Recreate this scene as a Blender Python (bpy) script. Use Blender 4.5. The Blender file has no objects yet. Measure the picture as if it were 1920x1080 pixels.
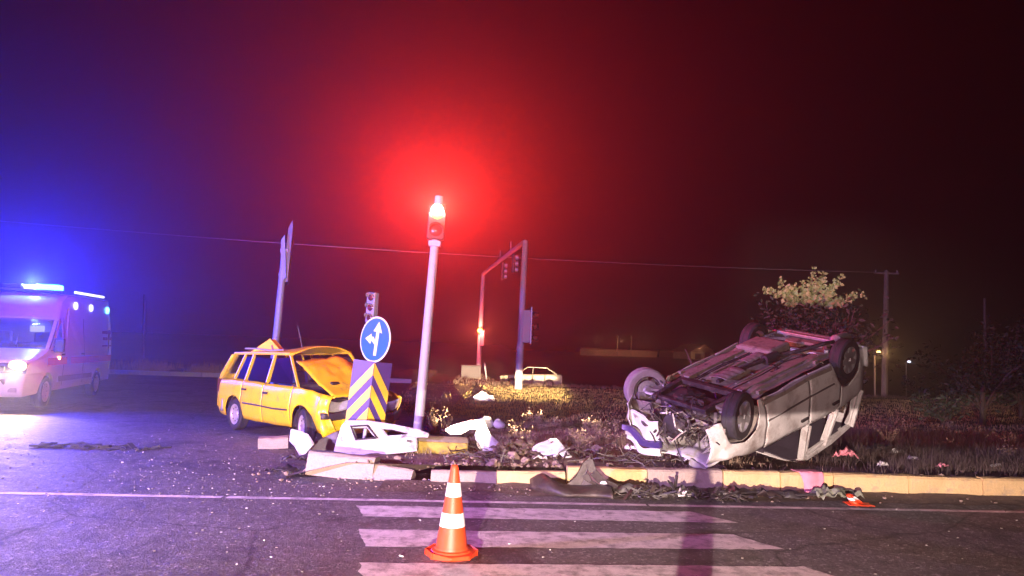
import bpy, bmesh, math, random
import numpy as np
from mathutils import Vector, Matrix, Euler, noise
from mathutils.geometry import tessellate_polygon
random.seed(7); RNG = np.random.default_rng(7)
R = math.radians; PI = math.pi
S = bpy.context.scene; COL = S.collection

# ------------------------------------------------------------------ camera
F, CAMH, PITCH, ROLL = 1400.0, 1.7, R(4.7), R(2.0)
FWD = Vector((0, math.cos(PITCH), math.sin(PITCH)))
R0 = Vector((1, 0, 0)); U0 = R0.cross(FWD)
RIGHT = math.cos(ROLL)*R0 + math.sin(ROLL)*U0
UP = -math.sin(ROLL)*R0 + math.cos(ROLL)*U0
CAM = Vector((0, 0, CAMH))
cam = bpy.data.objects.new('camera', bpy.data.cameras.new('camera')); COL.objects.link(cam)
cam.matrix_world = Matrix((( RIGHT.x, UP.x, -FWD.x, 0), (RIGHT.y, UP.y, -FWD.y, 0), (RIGHT.z, UP.z, -FWD.z, CAMH), (0, 0, 0, 1)))
cam.data.sensor_width = 36; cam.data.lens = 36*F/1920; cam.data.clip_start = .05; cam.data.clip_end = 3000
S.camera = cam

# ------------------------------------------------------------------ sky, exposure
W = bpy.data.worlds.new('World'); S.world = W; W.use_nodes = True
nt = W.node_tree; nt.nodes.clear()
sky = nt.nodes.new('ShaderNodeTexSky'); sky.sky_type = 'NISHITA'; sky.sun_disc = False
sky.sun_elevation = R(-7); sky.sun_rotation = R(200)
bg = nt.nodes.new('ShaderNodeBackground'); bg.inputs['Strength'].default_value = SKY_STRENGTH = .06
wo = nt.nodes.new('ShaderNodeOutputWorld')
nt.links.new(sky.outputs[0], bg.inputs[0]); nt.links.new(bg.outputs[0], wo.inputs[0])
vs = S.view_settings; vs.view_transform = 'Standard'; vs.look = 'None'; vs.gamma = 1; vs.use_curve_mapping = False; vs.exposure = 0
S.cycles.use_denoising = True; S.cycles.sample_clamp_indirect = 4; S.cycles.sample_clamp_direct = 0
S.cycles.max_bounces = 6; S.cycles.volume_bounces = 0; S.cycles.caustics_reflective = False; S.cycles.caustics_refractive = False
S.cycles.use_light_tree = True

# ------------------------------------------------------------------ lamps outside the frame (headlamps behind the camera, added violet and red fills)
def lamp(name, typ, loc, color, watts, radius=.03, aim=None, angle=None, blend=.3, cutoff=None, spill=.3, hot=0.0, base=1.0, upward=None):
    d = bpy.data.lights.new(name, typ); d.color = color; d.energy = watts; d.shadow_soft_size = radius
    o = bpy.data.objects.new(name, d); o.location = loc; COL.objects.link(o)
    if aim is not None: o.rotation_euler = (Vector(aim)-Vector(loc)).to_track_quat('-Z', 'Y').to_euler()
    if typ == 'SPOT': d.spot_size = R(angle); d.spot_blend = blend
    if cutoff is not None:        # dipped-beam pattern: flat cutoff with some light spilling above it
        d.use_nodes = True; t = d.node_tree; em = t.nodes['Emission']
        g = t.nodes.new('ShaderNodeNewGeometry'); sx = t.nodes.new('ShaderNodeSeparateXYZ'); mr = t.nodes.new('ShaderNodeMapRange')
        mr.inputs['From Min'].default_value = cutoff-.002; mr.inputs['From Max'].default_value = cutoff+.002
        mr.inputs['To Min'].default_value = base
        m2 = t.nodes.new('ShaderNodeMapRange')          # left half spills more, shaped to brighten the yellow car
        for k, v in zip(('From Min', 'From Max', 'To Min', 'To Max'), (-.12, .12, spill[0], spill[1])): m2.inputs[k].default_value = v
        t.links.new(sx.outputs['X'], m2.inputs['Value']); t.links.new(m2.outputs[0], mr.inputs['To Max'])
        t.links.new(g.outputs['Normal'], sx.inputs[0]); t.links.new(sx.outputs['Z'], mr.inputs['Value'])
        def win(sock, a, b):
            n_ = t.nodes.new('ShaderNodeMapRange'); n_.interpolation_type = 'SMOOTHSTEP'; n_.inputs['From Min'].default_value = a; n_.inputs['From Max'].default_value = b; t.links.new(sock, n_.inputs['Value']); return n_.outputs[0]
        def op(kind, a, b):
            n_ = t.nodes.new('ShaderNodeMath'); n_.operation = kind
            for k, v in enumerate((a, b)):
                if isinstance(v, float): n_.inputs[k].default_value = v
                else: t.links.new(v, n_.inputs[k])
            return n_.outputs[0]
        X, Z_ = sx.outputs['X'], sx.outputs['Z']      # bright core under the cutoff, windowed to light far grass, sparing cone and van
        core = op('MULTIPLY', op('MULTIPLY', win(X, -.146, -.128), win(X, .052, .030)), op('MULTIPLY', win(Z_, -.035, -.028), win(Z_, -.002, -.008)))
        sign = op('MULTIPLY', op('MULTIPLY', op('MULTIPLY', win(X, .27, .31), win(X, .43, .39)), op('MULTIPLY', win(Z_, .085, .11), win(Z_, .20, .17))), 1.0*base)       # upper patch added to the beam to light the tree top
        t.links.new(op('ADD', op('ADD', mr.outputs[0], sign), op('MULTIPLY', core, hot)), em.inputs['Strength'])
    if upward:                    # vertical profile shaped for effect: signal glow kept off the ground, fill kept low
        d.use_nodes = True; t = d.node_tree; em = t.nodes['Emission']
        g = t.nodes.new('ShaderNodeNewGeometry'); sx = t.nodes.new('ShaderNodeSeparateXYZ'); mr = t.nodes.new('ShaderNodeMapRange'); mr.interpolation_type = 'SMOOTHSTEP'
        for k, v in zip(('From Min', 'From Max', 'To Min', 'To Max'), upward): mr.inputs[k].default_value = v
        t.links.new(g.outputs['Normal'], sx.inputs[0]); t.links.new(sx.outputs['Z'], mr.inputs['Value']); t.links.new(mr.outputs[0], em.inputs['Strength'])
    return o
HEAD = lamp('headlamp_behind_camera', 'SPOT', (-.95, -3.0, .93), (1, .75, .66), 20000, .03, (.7, 10, .65), 72, .8, 0.0, (.80, .16), 0.0)
lamp('headlamp_behind_camera', 'SPOT', (1.0, -3.0, .93), (1, .74, .44), 21000, .03, (.9, 10, .55), 60, .8, 0.0, (.0, .0), 27.0, .0)  # core-only twin added to light the far grass strip
lamp('violet_fill_beside_camera', 'SPOT', (-9.0, 2.5, 2.8), (.62, .36, 1), 16500, .08, (-4.8, 10.5, 0), 90, .9)  # unseen violet fill for an inferred beacon, aimed to tint the left road
lamp('red_fill_behind_camera', 'POINT', (-2.5, -3.5, 1.6), (1, .22, .30), 700, .1, upward=(.06, -.06, .2, 1))  # unseen red fill added to tint the foreground

# ------------------------------------------------------------------ pixel to place
def ray(px, py): return FWD + RIGHT*((px-960)/F) - UP*((py-540)/F)
def gnd(px, py, z=0.0):
    d = ray(px, py); return CAM + d*((z-CAMH)/d.z)
def atd(px, py, y):
    d = ray(px, py); return CAM + d*(y/d.y)
def onplane(px, py, p, n):
    d = ray(px, py); n = Vector(n); return CAM + d*((Vector(p)-CAM).dot(n)/d.dot(n))

# ------------------------------------------------------------------ materials
MATS = {}
def mat(name, col, rough=.6, metal=0, var=.15, scale=8, bump=0, bscale=40, emit=None, estr=0, spec=.5, dirt=None, dscale=3, coat=0, dlo=.52, dhi=.7):
    m = bpy.data.materials.new(name); m.use_nodes = True; t = m.node_tree; b = t.nodes['Principled BSDF']
    b.inputs['Roughness'].default_value = rough; b.inputs['Metallic'].default_value = metal
    b.inputs['Specular IOR Level'].default_value = spec
    if coat: b.inputs['Coat Weight'].default_value = coat; b.inputs['Coat Roughness'].default_value = .15
    tc = t.nodes.new('ShaderNodeTexCoord')
    n = t.nodes.new('ShaderNodeTexNoise'); n.inputs['Scale'].default_value = scale; n.inputs['Detail'].default_value = 6; n.inputs['Roughness'].default_value = .65
    t.links.new(tc.outputs['Object'], n.inputs['Vector'])
    r = t.nodes.new('ShaderNodeValToRGB')
    r.color_ramp.elements[0].position = .3; r.color_ramp.elements[1].position = .7
    r.color_ramp.elements[0].color = tuple(c*(1-var) for c in col[:3])+(1,); r.color_ramp.elements[1].color = tuple(min(1, c*(1+var)) for c in col[:3])+(1,)
    t.links.new(n.outputs['Fac'], r.inputs['Fac']); out = r.outputs[0]
    if dirt:
        n2 = t.nodes.new('ShaderNodeTexNoise'); n2.inputs['Scale'].default_value = dscale; n2.inputs['Detail'].default_value = 8; n2.inputs['Roughness'].default_value = .7
        t.links.new(tc.outputs['Object'], n2.inputs['Vector'])
        mr = t.nodes.new('ShaderNodeMapRange'); mr.inputs['From Min'].default_value = dlo; mr.inputs['From Max'].default_value = dhi
        t.links.new(n2.outputs['Fac'], mr.inputs['Value'])
        mx = t.nodes.new('ShaderNodeMix'); mx.data_type = 'RGBA'
        t.links.new(mr.outputs[0], mx.inputs['Factor']); t.links.new(out, mx.inputs['A']); mx.inputs['B'].default_value = tuple(dirt)+(1,)
        out = mx.outputs['Result']
    t.links.new(out, b.inputs['Base Color'])
    if bump:
        n3 = t.nodes.new('ShaderNodeTexNoise'); n3.inputs['Scale'].default_value = bscale; n3.inputs['Detail'].default_value = 4
        t.links.new(tc.outputs['Object'], n3.inputs['Vector'])
        bp = t.nodes.new('ShaderNodeBump'); bp.inputs['Strength'].default_value = bump; bp.inputs['Distance'].default_value = .02
        t.links.new(n3.outputs['Fac'], bp.inputs['Height']); t.links.new(bp.outputs[0], b.inputs['Normal'])
    if emit: b.inputs['Emission Color'].default_value = tuple(emit)+(1,); b.inputs['Emission Strength'].default_value = estr
    MATS[name] = m; return m
def glass_mat(name, tint, refl=.12):
    m = bpy.data.materials.new(name); m.use_nodes = True; t = m.node_tree; t.nodes.clear()
    o = t.nodes.new('ShaderNodeOutputMaterial'); mx = t.nodes.new('ShaderNodeMixShader'); tr = t.nodes.new('ShaderNodeBsdfTransparent'); gl = t.nodes.new('ShaderNodeBsdfGlossy')
    lw = t.nodes.new('ShaderNodeLayerWeight'); lw.inputs[0].default_value = refl
    tr.inputs[0].default_value = tuple(tint)+(1,); gl.inputs['Roughness'].default_value = .06
    t.links.new(lw.outputs['Fresnel'], mx.inputs[0]); t.links.new(tr.outputs[0], mx.inputs[1]); t.links.new(gl.outputs[0], mx.inputs[2]); t.links.new(mx.outputs[0], o.inputs[0])
    MATS[name] = m; return m
def asphalt_mat():
    m = bpy.data.materials.new('asphalt'); m.use_nodes = True; t = m.node_tree; b = t.nodes['Principled BSDF']; L = t.links.new
    tc = t.nodes.new('ShaderNodeTexCoord')
    def noise_(s, d=5, r=.6, dist=0):
        n = t.nodes.new('ShaderNodeTexNoise'); n.inputs['Scale'].default_value = s; n.inputs['Detail'].default_value = d; n.inputs['Roughness'].default_value = r; n.inputs['Distortion'].default_value = dist
        L(tc.outputs['Object'], n.inputs['Vector']); return n.outputs['Fac']
    v = t.nodes.new('ShaderNodeTexVoronoi'); v.inputs['Scale'].default_value = 46; L(tc.outputs['Object'], v.inputs['Vector'])
    def ramp(fac, *st):
        r = t.nodes.new('ShaderNodeValToRGB'); e = r.color_ramp.elements
        while len(e) < len(st): e.new(.5)
        for k, (p, c) in enumerate(st): e[k].position = p; e[k].color = (c, c, c, 1) if isinstance(c, float) else tuple(c)+(1,)
        L(fac, r.inputs[0]); return r.outputs[0]
    big = ramp(noise_(.55, 6, .6), (.3, (.095, .090, .092)), (.7, (.165, .157, .158)))
    mid = ramp(noise_(7, 6, .75, .6), (.3, .55), (.7, 1.35))
    st = ramp(v.outputs['Color'], (.0, .55), (.75, 1.05), (.93, 2.6))
    def mul(a, c):
        x = t.nodes.new('ShaderNodeMix'); x.data_type = 'RGBA'; x.blend_type = 'MULTIPLY'; x.inputs['Factor'].default_value = 1; L(a, x.inputs['A']); L(c, x.inputs['B']); return x.outputs['Result']
    v2 = t.nodes.new('ShaderNodeTexVoronoi'); v2.feature = 'DISTANCE_TO_EDGE'; v2.inputs['Scale'].default_value = .42
    n0 = t.nodes.new('ShaderNodeTexNoise'); n0.inputs['Scale'].default_value = 2.2; n0.inputs['Detail'].default_value = 6; L(tc.outputs['Object'], n0.inputs['Vector'])
    mv = t.nodes.new('ShaderNodeMix'); mv.data_type = 'VECTOR'; mv.inputs['Factor'].default_value = .16; L(tc.outputs['Object'], mv.inputs['A']); L(n0.outputs['Color'], mv.inputs['B']); L(mv.outputs['Result'], v2.inputs['Vector'])
    crack = ramp(v2.outputs['Distance'], (.0, .35), (.008, 1.0))
    stain = ramp(noise_(.9, 7, .7, 1.2), (.36, .45), (.46, 1.0))
    L(mul(mul(mul(mul(big, mid), st), crack), stain), b.inputs['Base Color'])
    rr = t.nodes.new('ShaderNodeMapRange'); rr.inputs['To Min'].default_value = .42; rr.inputs['To Max'].default_value = .85; L(noise_(3, 5), rr.inputs['Value']); L(rr.outputs[0], b.inputs['Roughness'])
    b1 = t.nodes.new('ShaderNodeBump'); b1.inputs['Strength'].default_value = .8; b1.inputs['Distance'].default_value = .02; L(noise_(55, 3), b1.inputs['Height'])
    b2 = t.nodes.new('ShaderNodeBump'); b2.inputs['Strength'].default_value = .55; b2.inputs['Distance'].default_value = .05; L(noise_(9, 5, .7), b2.inputs['Height']); L(b1.outputs[0], b2.inputs['Normal'])
    L(b2.outputs[0], b.inputs['Normal']); MATS['asphalt'] = m; return m
asphalt_mat()
mat('paint_worn', (.76, .70, .70), .6, 0, .15, 5, .4, 50, dirt=(.16, .145, .15), dscale=6, dlo=.46, dhi=.70)
mat('field', (.07, .05, .045), .95, 0, .5, .25, .5, 3)
mat('soil', (.13, .095, .07), .95, 0, .45, 4, 1, 22, dirt=(.05, .035, .028), dscale=2.2)
mat('kerb_paint', (.60, .43, .20), .75, 0, .14, 3, .35, 30, dirt=(.30, .24, .18), dscale=6, dlo=.5, dhi=.74)
mat('kerb_bare', (.36, .29, .24), .85, 0, .2, 5, .5, 34, dirt=(.2, .15, .12), dscale=5)
mat('grit', (.17, .15, .14), .9, 0, .35, 30)
mat('rock', (.26, .19, .15), .95, 0, .3, 9, .8, 30)
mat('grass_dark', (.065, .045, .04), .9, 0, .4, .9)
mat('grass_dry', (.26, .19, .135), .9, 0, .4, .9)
mat('grass_pale', (.46, .34, .13), .9, 0, .35, .8)
mat('weed', (.16, .11, .08), .9, 0, .4, 3)
mat('leaf_green_lit', (.23, .25, .10), .6, 0, .35, 2)  # brightened so the tree top reads as lit by the headlamps
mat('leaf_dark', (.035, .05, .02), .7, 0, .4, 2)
mat('bark', (.10, .07, .05), .9, 0, .3, 10, .6, 30)
mat('bare_wood', (.22, .16, .14), .9, 0, .2, 10)
mat('yellow_paint', (.86, .57, .012), .38, 0, .04, 3, 0, 1, coat=.2, dirt=(.40, .27, .08), dscale=5, dlo=.55, dhi=.75)
mat('white_paint', (.68, .66, .65), .38, 0, .05, 3, 0, 1, coat=.3, dirt=(.26, .21, .185), dscale=3.2, dlo=.48, dhi=.72)
mat('white_clean', (.64, .64, .67), .35, 0, .03, 3, 0, 1, coat=.4)
mat('white_torn', (.56, .55, .57), .45, 0, .08, 4, .15, 20, dirt=(.17, .14, .13), dscale=6, dlo=.55, dhi=.68)
mat('white_scuffed', (.72, .71, .73), .45, 0, .05, 3, .1, 30, dirt=(.3, .26, .25), dscale=9, dlo=.58, dhi=.72)
mat('cream_paint', (.62, .55, .42), .35, 0, .05, 3)
mat('black_plastic', (.028, .024, .026), .5, 0, .3, 12, .1, 60)
mat('grey_plastic', (.10, .085, .085), .6, 0, .25, 12, .2, 30)
mat('bumper_brown', (.030, .020, .020), .5, 0, .3, 9, .3, 24, dirt=(.075, .055, .05), dscale=6)
mat('rubber', (.026, .024, .028), .75, 0, .3, 20, .3, 50)
mat('rubber_dusty', (.30, .25, .25), .9, 0, .15, 14, .2, 60)
mat('alloy', (.55, .54, .56), .35, .6, .1, 12)
mat('steel_rim', (.48, .42, .42), .5, .3, .15, 12)
mat('galvanised', (.46, .45, .48), .45, .35, .12, 9, .08, 30)
mat('pole_paint', (.48, .46, .48), .5, 0, .1, 6, .05, 30)
mat('pole_concrete', (.30, .25, .21), .9, 0, .2, 6, .3, 30)
mat('underbody', (.25, .215, .19), .8, 0, .35, 5, .7, 16, dirt=(.06, .05, .045), dscale=5, dlo=.53, dhi=.66)
mat('underbody_dark', (.04, .033, .036), .7, .2, .4, 9, .4, 25, dirt=(.15, .12, .11), dscale=8)
mat('metal_bright', (.42, .39, .38), .45, .5, .3, 14, .3, 30)
mat('seat_dark', (.05, .04, .06), .85, 0, .25, 20)
mat('seat_blue', (.05, .14, .55), .85, 0, .2, 20)
mat('cone_orange', (.74, .065, .012), .5, 0, .08, 8, .05, 40, dirt=(.30, .07, .035), dscale=9, dlo=.53, dhi=.75)
mat('cone_white', (.82, .82, .82), .45, 0, .05, 20, dirt=(.5, .47, .47), dscale=14, dlo=.62, dhi=.85)
mat('sign_blue', (.010, .13, .55), .4, 0, .06, 4)
mat('sign_white', (.80, .80, .80), .4, 0, .03, 4)
mat('sign_violet', (.055, .035, .16), .5, 0, .12, 5)
mat('sign_yellow', (.85, .52, .03), .45, 0, .06, 6)
mat('sign_grey', (.27, .25, .29), .5, .3, .1, 6)
mat('stripe_red', (.70, .012, .02), .4, 0, .1, 4)
mat('letter_dark', (.20, .05, .12), .6, 0, .1, 4)
mat('pink_cloth', (.75, .26, .34), .9, 0, .08, 8, .2, 40)
mat('green_cloth', (.20, .21, .16), .9, 0, .2, 8, .3, 30)
mat('stone_white', (.6, .57, .55), .7, 0, .1, 20)
mat('plaster', (.55, .42, .28), .9, 0, .15, 1)
mat('roof_tile', (.25, .10, .06), .9, 0, .2, 3)
mat('yellow_painted_concrete', (.42, .32, .05), .8, 0, .3, 6, .4, 30, dirt=(.2, .15, .09), dscale=7)
mat('log_grey', (.22, .18, .13), .85, 0, .25, 6, .4, 30)
mat('lens_dark', (.10, .03, .025), .2, 0, .1, 10)
mat('lens_clear', (.55, .53, .52), .15, .4, .2, 25)
mat('signal_lit', (.8, .1, .05), .3, emit=(1, .55, .05), estr=6)
mat('amber_lit', (.8, .3, .05), .3, emit=(1, .35, .10), estr=18)
mat('beacon_lit', (.1, .3, .9), .3, emit=(.10, .50, 1), estr=9)
mat('headlight_lit', (.9, .9, .8), .3, emit=(1, .66, .24), estr=8)
mat('lamp_white_lit', (.9, .9, .9), .3, emit=(.75, .80, 1), estr=2.2)
mat('lamp_warm_lit', (.9, .8, .6), .3, emit=(1, .5, .15), estr=4)
mat('haze_white', (.9, .9, .9))
glass_mat('glass', (.55, .55, .58), .16)
glass_mat('glass_dark', (.22, .22, .25), .2)

# ------------------------------------------------------------------ mesh helpers
class MB:
    def __init__(s): s.v, s.f = [], []
    def add(s, vs_, fs):
        o = len(s.v); s.v += [tuple(v) for v in vs_]; s.f += [tuple(i+o for i in f) for f in fs]; return s
    def box(s, c, d, rot=None):
        x, y, z = d[0]/2, d[1]/2, d[2]/2
        p = [Vector(q) for q in ((-x,-y,-z),(x,-y,-z),(x,y,-z),(-x,y,-z),(-x,-y,z),(x,-y,z),(x,y,z),(-x,y,z))]
        if rot is not None:
            m = Euler(rot).to_matrix() if not isinstance(rot, Matrix) else rot
            p = [m @ q for q in p]
        return s.add([q+Vector(c) for q in p], [(0,3,2,1),(4,5,6,7),(0,1,5,4),(1,2,6,5),(2,3,7,6),(3,0,4,7)])
    def bar(s, a, b, w, h, upv=(0,0,1)):
        a, b = Vector(a), Vector(b); d = b-a; L = d.length; d.normalize()
        x = d.cross(Vector(upv))
        x = x.normalized() if x.length > 1e-4 else d.orthogonal().normalized()
        m = Matrix((d, x, d.cross(x))).transposed()
        return s.box((a+b)/2, (L, w, h), m)
    def tube(s, pts, r, n=8, cap=True):
        pts = [Vector(p) for p in pts]; rs = r if isinstance(r, (list, tuple)) else [r]*len(pts)
        vs_, fs = [], []
        u = None
        for i, p in enumerate(pts):
            d = (pts[min(i+1, len(pts)-1)]-pts[max(i-1, 0)]).normalized()
            u = d.orthogonal().normalized() if u is None else (u-d*u.dot(d)).normalized()
            w = d.cross(u)
            for k in range(n):
                a = 2*PI*k/n; vs_.append(p+(u*math.cos(a)+w*math.sin(a))*rs[i])
        for i in range(len(pts)-1):
            for k in range(n):
                fs.append((i*n+k, i*n+(k+1) % n, (i+1)*n+(k+1) % n, (i+1)*n+k))
        if cap: fs += [tuple(range(n))[::-1], tuple(range((len(pts)-1)*n, len(pts)*n))]
        return s.add(vs_, fs)
    def lathe(s, prof, n=24, M=None, closed=False):
        vs_, fs = [], []
        for r_, h in prof:
            for k in range(n):
                a = 2*PI*k/n; v = Vector((r_*math.cos(a), r_*math.sin(a), h)); vs_.append(M @ v if M is not None else v)
        m = len(prof)
        for i in range(m if closed else m-1):
            j = (i+1) % m
            for k in range(n): fs.append((i*n+k, i*n+(k+1) % n, j*n+(k+1) % n, j*n+k))
        return s.add(vs_, fs)
    def grid(s, fn, nu, nv, mask=None):
        vs_ = [fn(i/nu, j/nv) for i in range(nu+1) for j in range(nv+1)]
        fs = [(i*(nv+1)+j, (i+1)*(nv+1)+j, (i+1)*(nv+1)+j+1, i*(nv+1)+j+1) for i in range(nu) for j in range(nv) if mask is None or mask((i+.5)/nu, (j+.5)/nv)]
        return s.add(vs_, fs)
    def plate(s, loops, vec):          # polygon with holes (3D loops), extruded along vec
        vec = Vector(vec); loops = [[Vector(p) for p in l] for l in loops]
        tri = tessellate_polygon(loops); flat = [p for l in loops for p in l]; n = len(flat)
        fs = [tuple(t) for t in tri]+[tuple(i+n for i in reversed(t)) for t in tri]; o = 0
        for l in loops:
            m = len(l)
            for k in range(m): fs.append((o+k, o+(k+1) % m, o+(k+1) % m+n, o+k+n))
            o += m
        return s.add(flat+[p+vec for p in flat], fs)
    def blob(s, c, d, seed=0, rough=.35, n=1):
        bm = bmesh.new(); bmesh.ops.create_icosphere(bm, subdivisions=n, radius=.5)
        vs_ = []
        for v in bm.verts:
            q = v.co*(1+rough*noise.noise(v.co*2.3+Vector((seed*7.1, seed*3.7, seed)))*1.6)
            vs_.append((c[0]+q.x*d[0], c[1]+q.y*d[1], c[2]+q.z*d[2]))
        bm.verts.index_update(); fs = [tuple(v.index for v in f.verts) for f in bm.faces]; bm.free()
        return s.add(vs_, fs)
    def map(s, fn): s.v = [tuple(fn(Vector(p))) for p in s.v]; return s
    def build(s, name, m, parent=None, smooth=False, thick=0, sub=0, bevel=0):
        me = bpy.data.meshes.new(name); me.from_pydata(s.v, [], s.f); me.materials.append(MATS[m])
        if smooth:
            me.polygons.foreach_set('use_smooth', [True]*len(me.polygons))
            try: me.set_sharp_from_angle(angle=R(40))
            except Exception: pass
        me.update(); o = bpy.data.objects.new(name, me); COL.objects.link(o)
        if parent is not None: o.parent = parent
        if thick:
            k = o.modifiers.new('thickness', 'SOLIDIFY'); k.thickness = thick; k.offset = 0
        if bevel:
            k = o.modifiers.new('edge', 'BEVEL'); k.width = bevel; k.segments = 2; k.limit_method = 'ANGLE'; k.angle_limit = R(40)
        return o
def tag(o, label, cat, group=None, kind=None):
    if label: o['label'] = label
    if cat: o['category'] = cat
    if group: o['group'] = group
    if kind: o['kind'] = kind
    return o
def thing(name, label, cat, loc=(0,0,0), rot=(0,0,0), group=None):
    o = bpy.data.objects.new(name, None); COL.objects.link(o); o.location = loc; o.rotation_euler = rot; o.empty_display_size = .2
    return tag(o, label, cat, group)
def struct(o): o['kind'] = 'structure'; return o
def stuff(o): o['kind'] = 'stuff'; return o
def lerp(pts, x):
    if x <= pts[0][0]: return pts[0][1]
    for (a, b), (c, d) in zip(pts, pts[1:]):
        if x <= c: return b+(d-b)*(x-a)/(c-a)
    return pts[-1][1]
def sstep(a, b, x):
    t = min(1, max(0, (x-a)/(b-a))); return t*t*(3-2*t)
def fbm(x, y, s=1.0, o=3):
    return sum(noise.noise((x*s*2**k, y*s*2**k, 3.1*k))/2**k for k in range(o))
AX_Y = Matrix.Rotation(-PI/2, 3, 'X')       # lathe axis -> y
# ------------------------------------------------------------------ ground, road, island
def kerb_y(x): return 9.45+.057*(x+.9)              # foot of the front kerb
def line_y(x): return 8.47+.079*x                   # white edge line
FARK = [(-40, 31.3), (-15, 33.4), (-4.4, 34.4)]
def isl_left(y): return lerp([(9.6, -2.75), (11, -2.6), (12.5, -1.55), (15, -1.5), (17.5, -2.2), (23, -3.4), (34.6, -4.4), (60, -4.4)], y)
def isl_z(x, y):
    front = y-kerb_y(x)
    z = .17+.055*fbm(x, y, .8)+.035*fbm(x+9, y, 2.4)-.05*sstep(12, 15, y)
    z += .10*math.exp(-((x-.7)/.9)**2-((y-10.4)/.45)**2)-.10*math.exp(-((x+1.2)/.6)**2-((y-9.8)/.35)**2)
    z = z*(1-sstep(13, 23, y))+(-.05+.03*fbm(x, y, .5))*sstep(13, 23, y)
    z = .215+(z-.215)*sstep(.1, .55, front)
    edge = min(x-isl_left(y), 1.2)/1.2
    z = z*max(0, min(1, edge*1.6)) + .02*(1-max(0, min(1, edge*1.6)))
    if front < .12: z = min(z, .215)
    return z
def ter_z(x, y):
    z = -.06
    z -= .85*sstep(37, 50, y)*sstep(-1.8, .3, x)
    z += .8*sstep(60, 140, y)*(.6+.4*fbm(x, y, .01))+1.9*sstep(68, 92, y)
    z += sstep(250, 900, y)*(5+4*fbm(x, y, .0022))
    return z
m = MB()
xs = [-900, -500, -300, -180, -110, -70, -45, -30, -20, -14, -9, -6, -4, -3, -2, -1, 0, 1, 2, 3, 5, 7, 10, 14, 20, 28, 40, 60, 90, 140, 220, 350, 550, 900]
ys = [-30, -10, 0, 10, 20, 30, 36, 38, 40, 42, 44, 46, 48, 50, 53, 57, 62, 70, 80, 95, 115, 140, 180, 240, 320, 430, 560, 700, 900, 1200]
m.add([(x, y, ter_z(x, y)) for x in xs for y in ys], [(i*len(ys)+j, (i+1)*len(ys)+j, (i+1)*len(ys)+j+1, i*len(ys)+j+1) for i in range(len(xs)-1) for j in range(len(ys)-1)])
struct(m.build('ground', 'field', smooth=True))
m = MB(); m.add([(-70, -8, 0), (70, -8, 0), (70, 10.2, 0), (-1.6, 10.2, 0), (-1.6, 34.6, 0), (-4.4, 34.5, 0), (-15, 33.45, 0), (-70, 28.7, 0)], [(0, 1, 2, 3), (0, 3, 4, 5), (0, 5, 6, 7)])
road = struct(m.build('road', 'asphalt'))
def ragged(poly, z, n=26, amp=.03, m=None):      # painted marking with slightly worn edges
    m = m or MB(); a = []
    for i, p in enumerate(poly):
        q = poly[(i+1) % len(poly)]; L = math.hypot(q[0]-p[0], q[1]-p[1]); k = max(2, int(L*14))
        for j in range(k):
            t = j/k; x = p[0]+(q[0]-p[0])*t; y = p[1]+(q[1]-p[1])*t
            a.append((x+amp*noise.noise((x*7, y*7, 1)), y+amp*noise.noise((x*7, y*7, 5)), z))
    tri = tessellate_polygon([[Vector(p) for p in a]]); return m.add(a, tri)
for k, poly in enumerate([[(-1.56, 8.05), (-1.40, 7.55), (2.42, 7.84), (2.02, 8.32)], [(-1.34, 7.03), (-1.16, 6.45), (2.52, 6.84), (2.20, 7.34)], [(-1.12, 5.98), (-.95, 5.35), (2.85, 5.75), (2.48, 6.30)], [(-.9, 4.9), (-.8, 4.3), (3.0, 4.7), (2.7, 5.2)]]):
    if k < 3: struct(ragged(poly, .004).build('crosswalk_stripe', 'paint_worn', road))
m = MB()
for a, b in ((-30, -3.05), (-3.0, 1.6), (1.63, 40)):
    n = int((b-a)/.25)
    m.add([(a+(b-a)*i/n, line_y(a+(b-a)*i/n)+s*.055+.008*noise.noise((a+(b-a)*i/n*2, s, 0)), .004) for i in range(n+1) for s in (-1, 1)], [(2*i, 2*i+2, 2*i+3, 2*i+1) for i in range(n)])
struct(m.build('edge_line', 'paint_worn', road))
# gritty shoulder between line and kerb: thin drift of soil
m = MB(); n = 120
def dr(i, t):
    x = -1.5+21.3*i/n; k = kerb_y(x)+.02; w = .55+.25*fbm(x, 0, 1.1)
    y = k-w*t if x > -2.6 else k-w*t+ (.9*(1-t))*sstep(-2.6, -3.6, x)
    return (x, y, .004+.035*(1-t)**2*(.6+fbm(x, t, 3)*.6+.3))
m.grid(lambda u, v: dr(round(u*n), v), n, 4)
struct(m.build('dirt_drift', 'soil', road, smooth=True))
# island soil
m = MB(); idx = {}; nx, ny = 150, 110
def ipt(i, j):
    t = j/ny; y0 = 9.7+26.5*t**1.9
    u = i/nx; xl = isl_left(y0); x = xl+(62-xl)*(u**2.1)
    y = y0+.057*(x+.9)*(1-t)+.004*max(0, x)*t
    if j == 0: y = kerb_y(x)+.16
    z = isl_z(x, y)
    if i == 0 or j == ny: z = -.05
    return (x, y, z)
m.grid(lambda u, v: ipt(round(u*nx), round(v*ny)), nx, ny)
struct(m.build('island_soil', 'soil', smooth=True))
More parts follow.
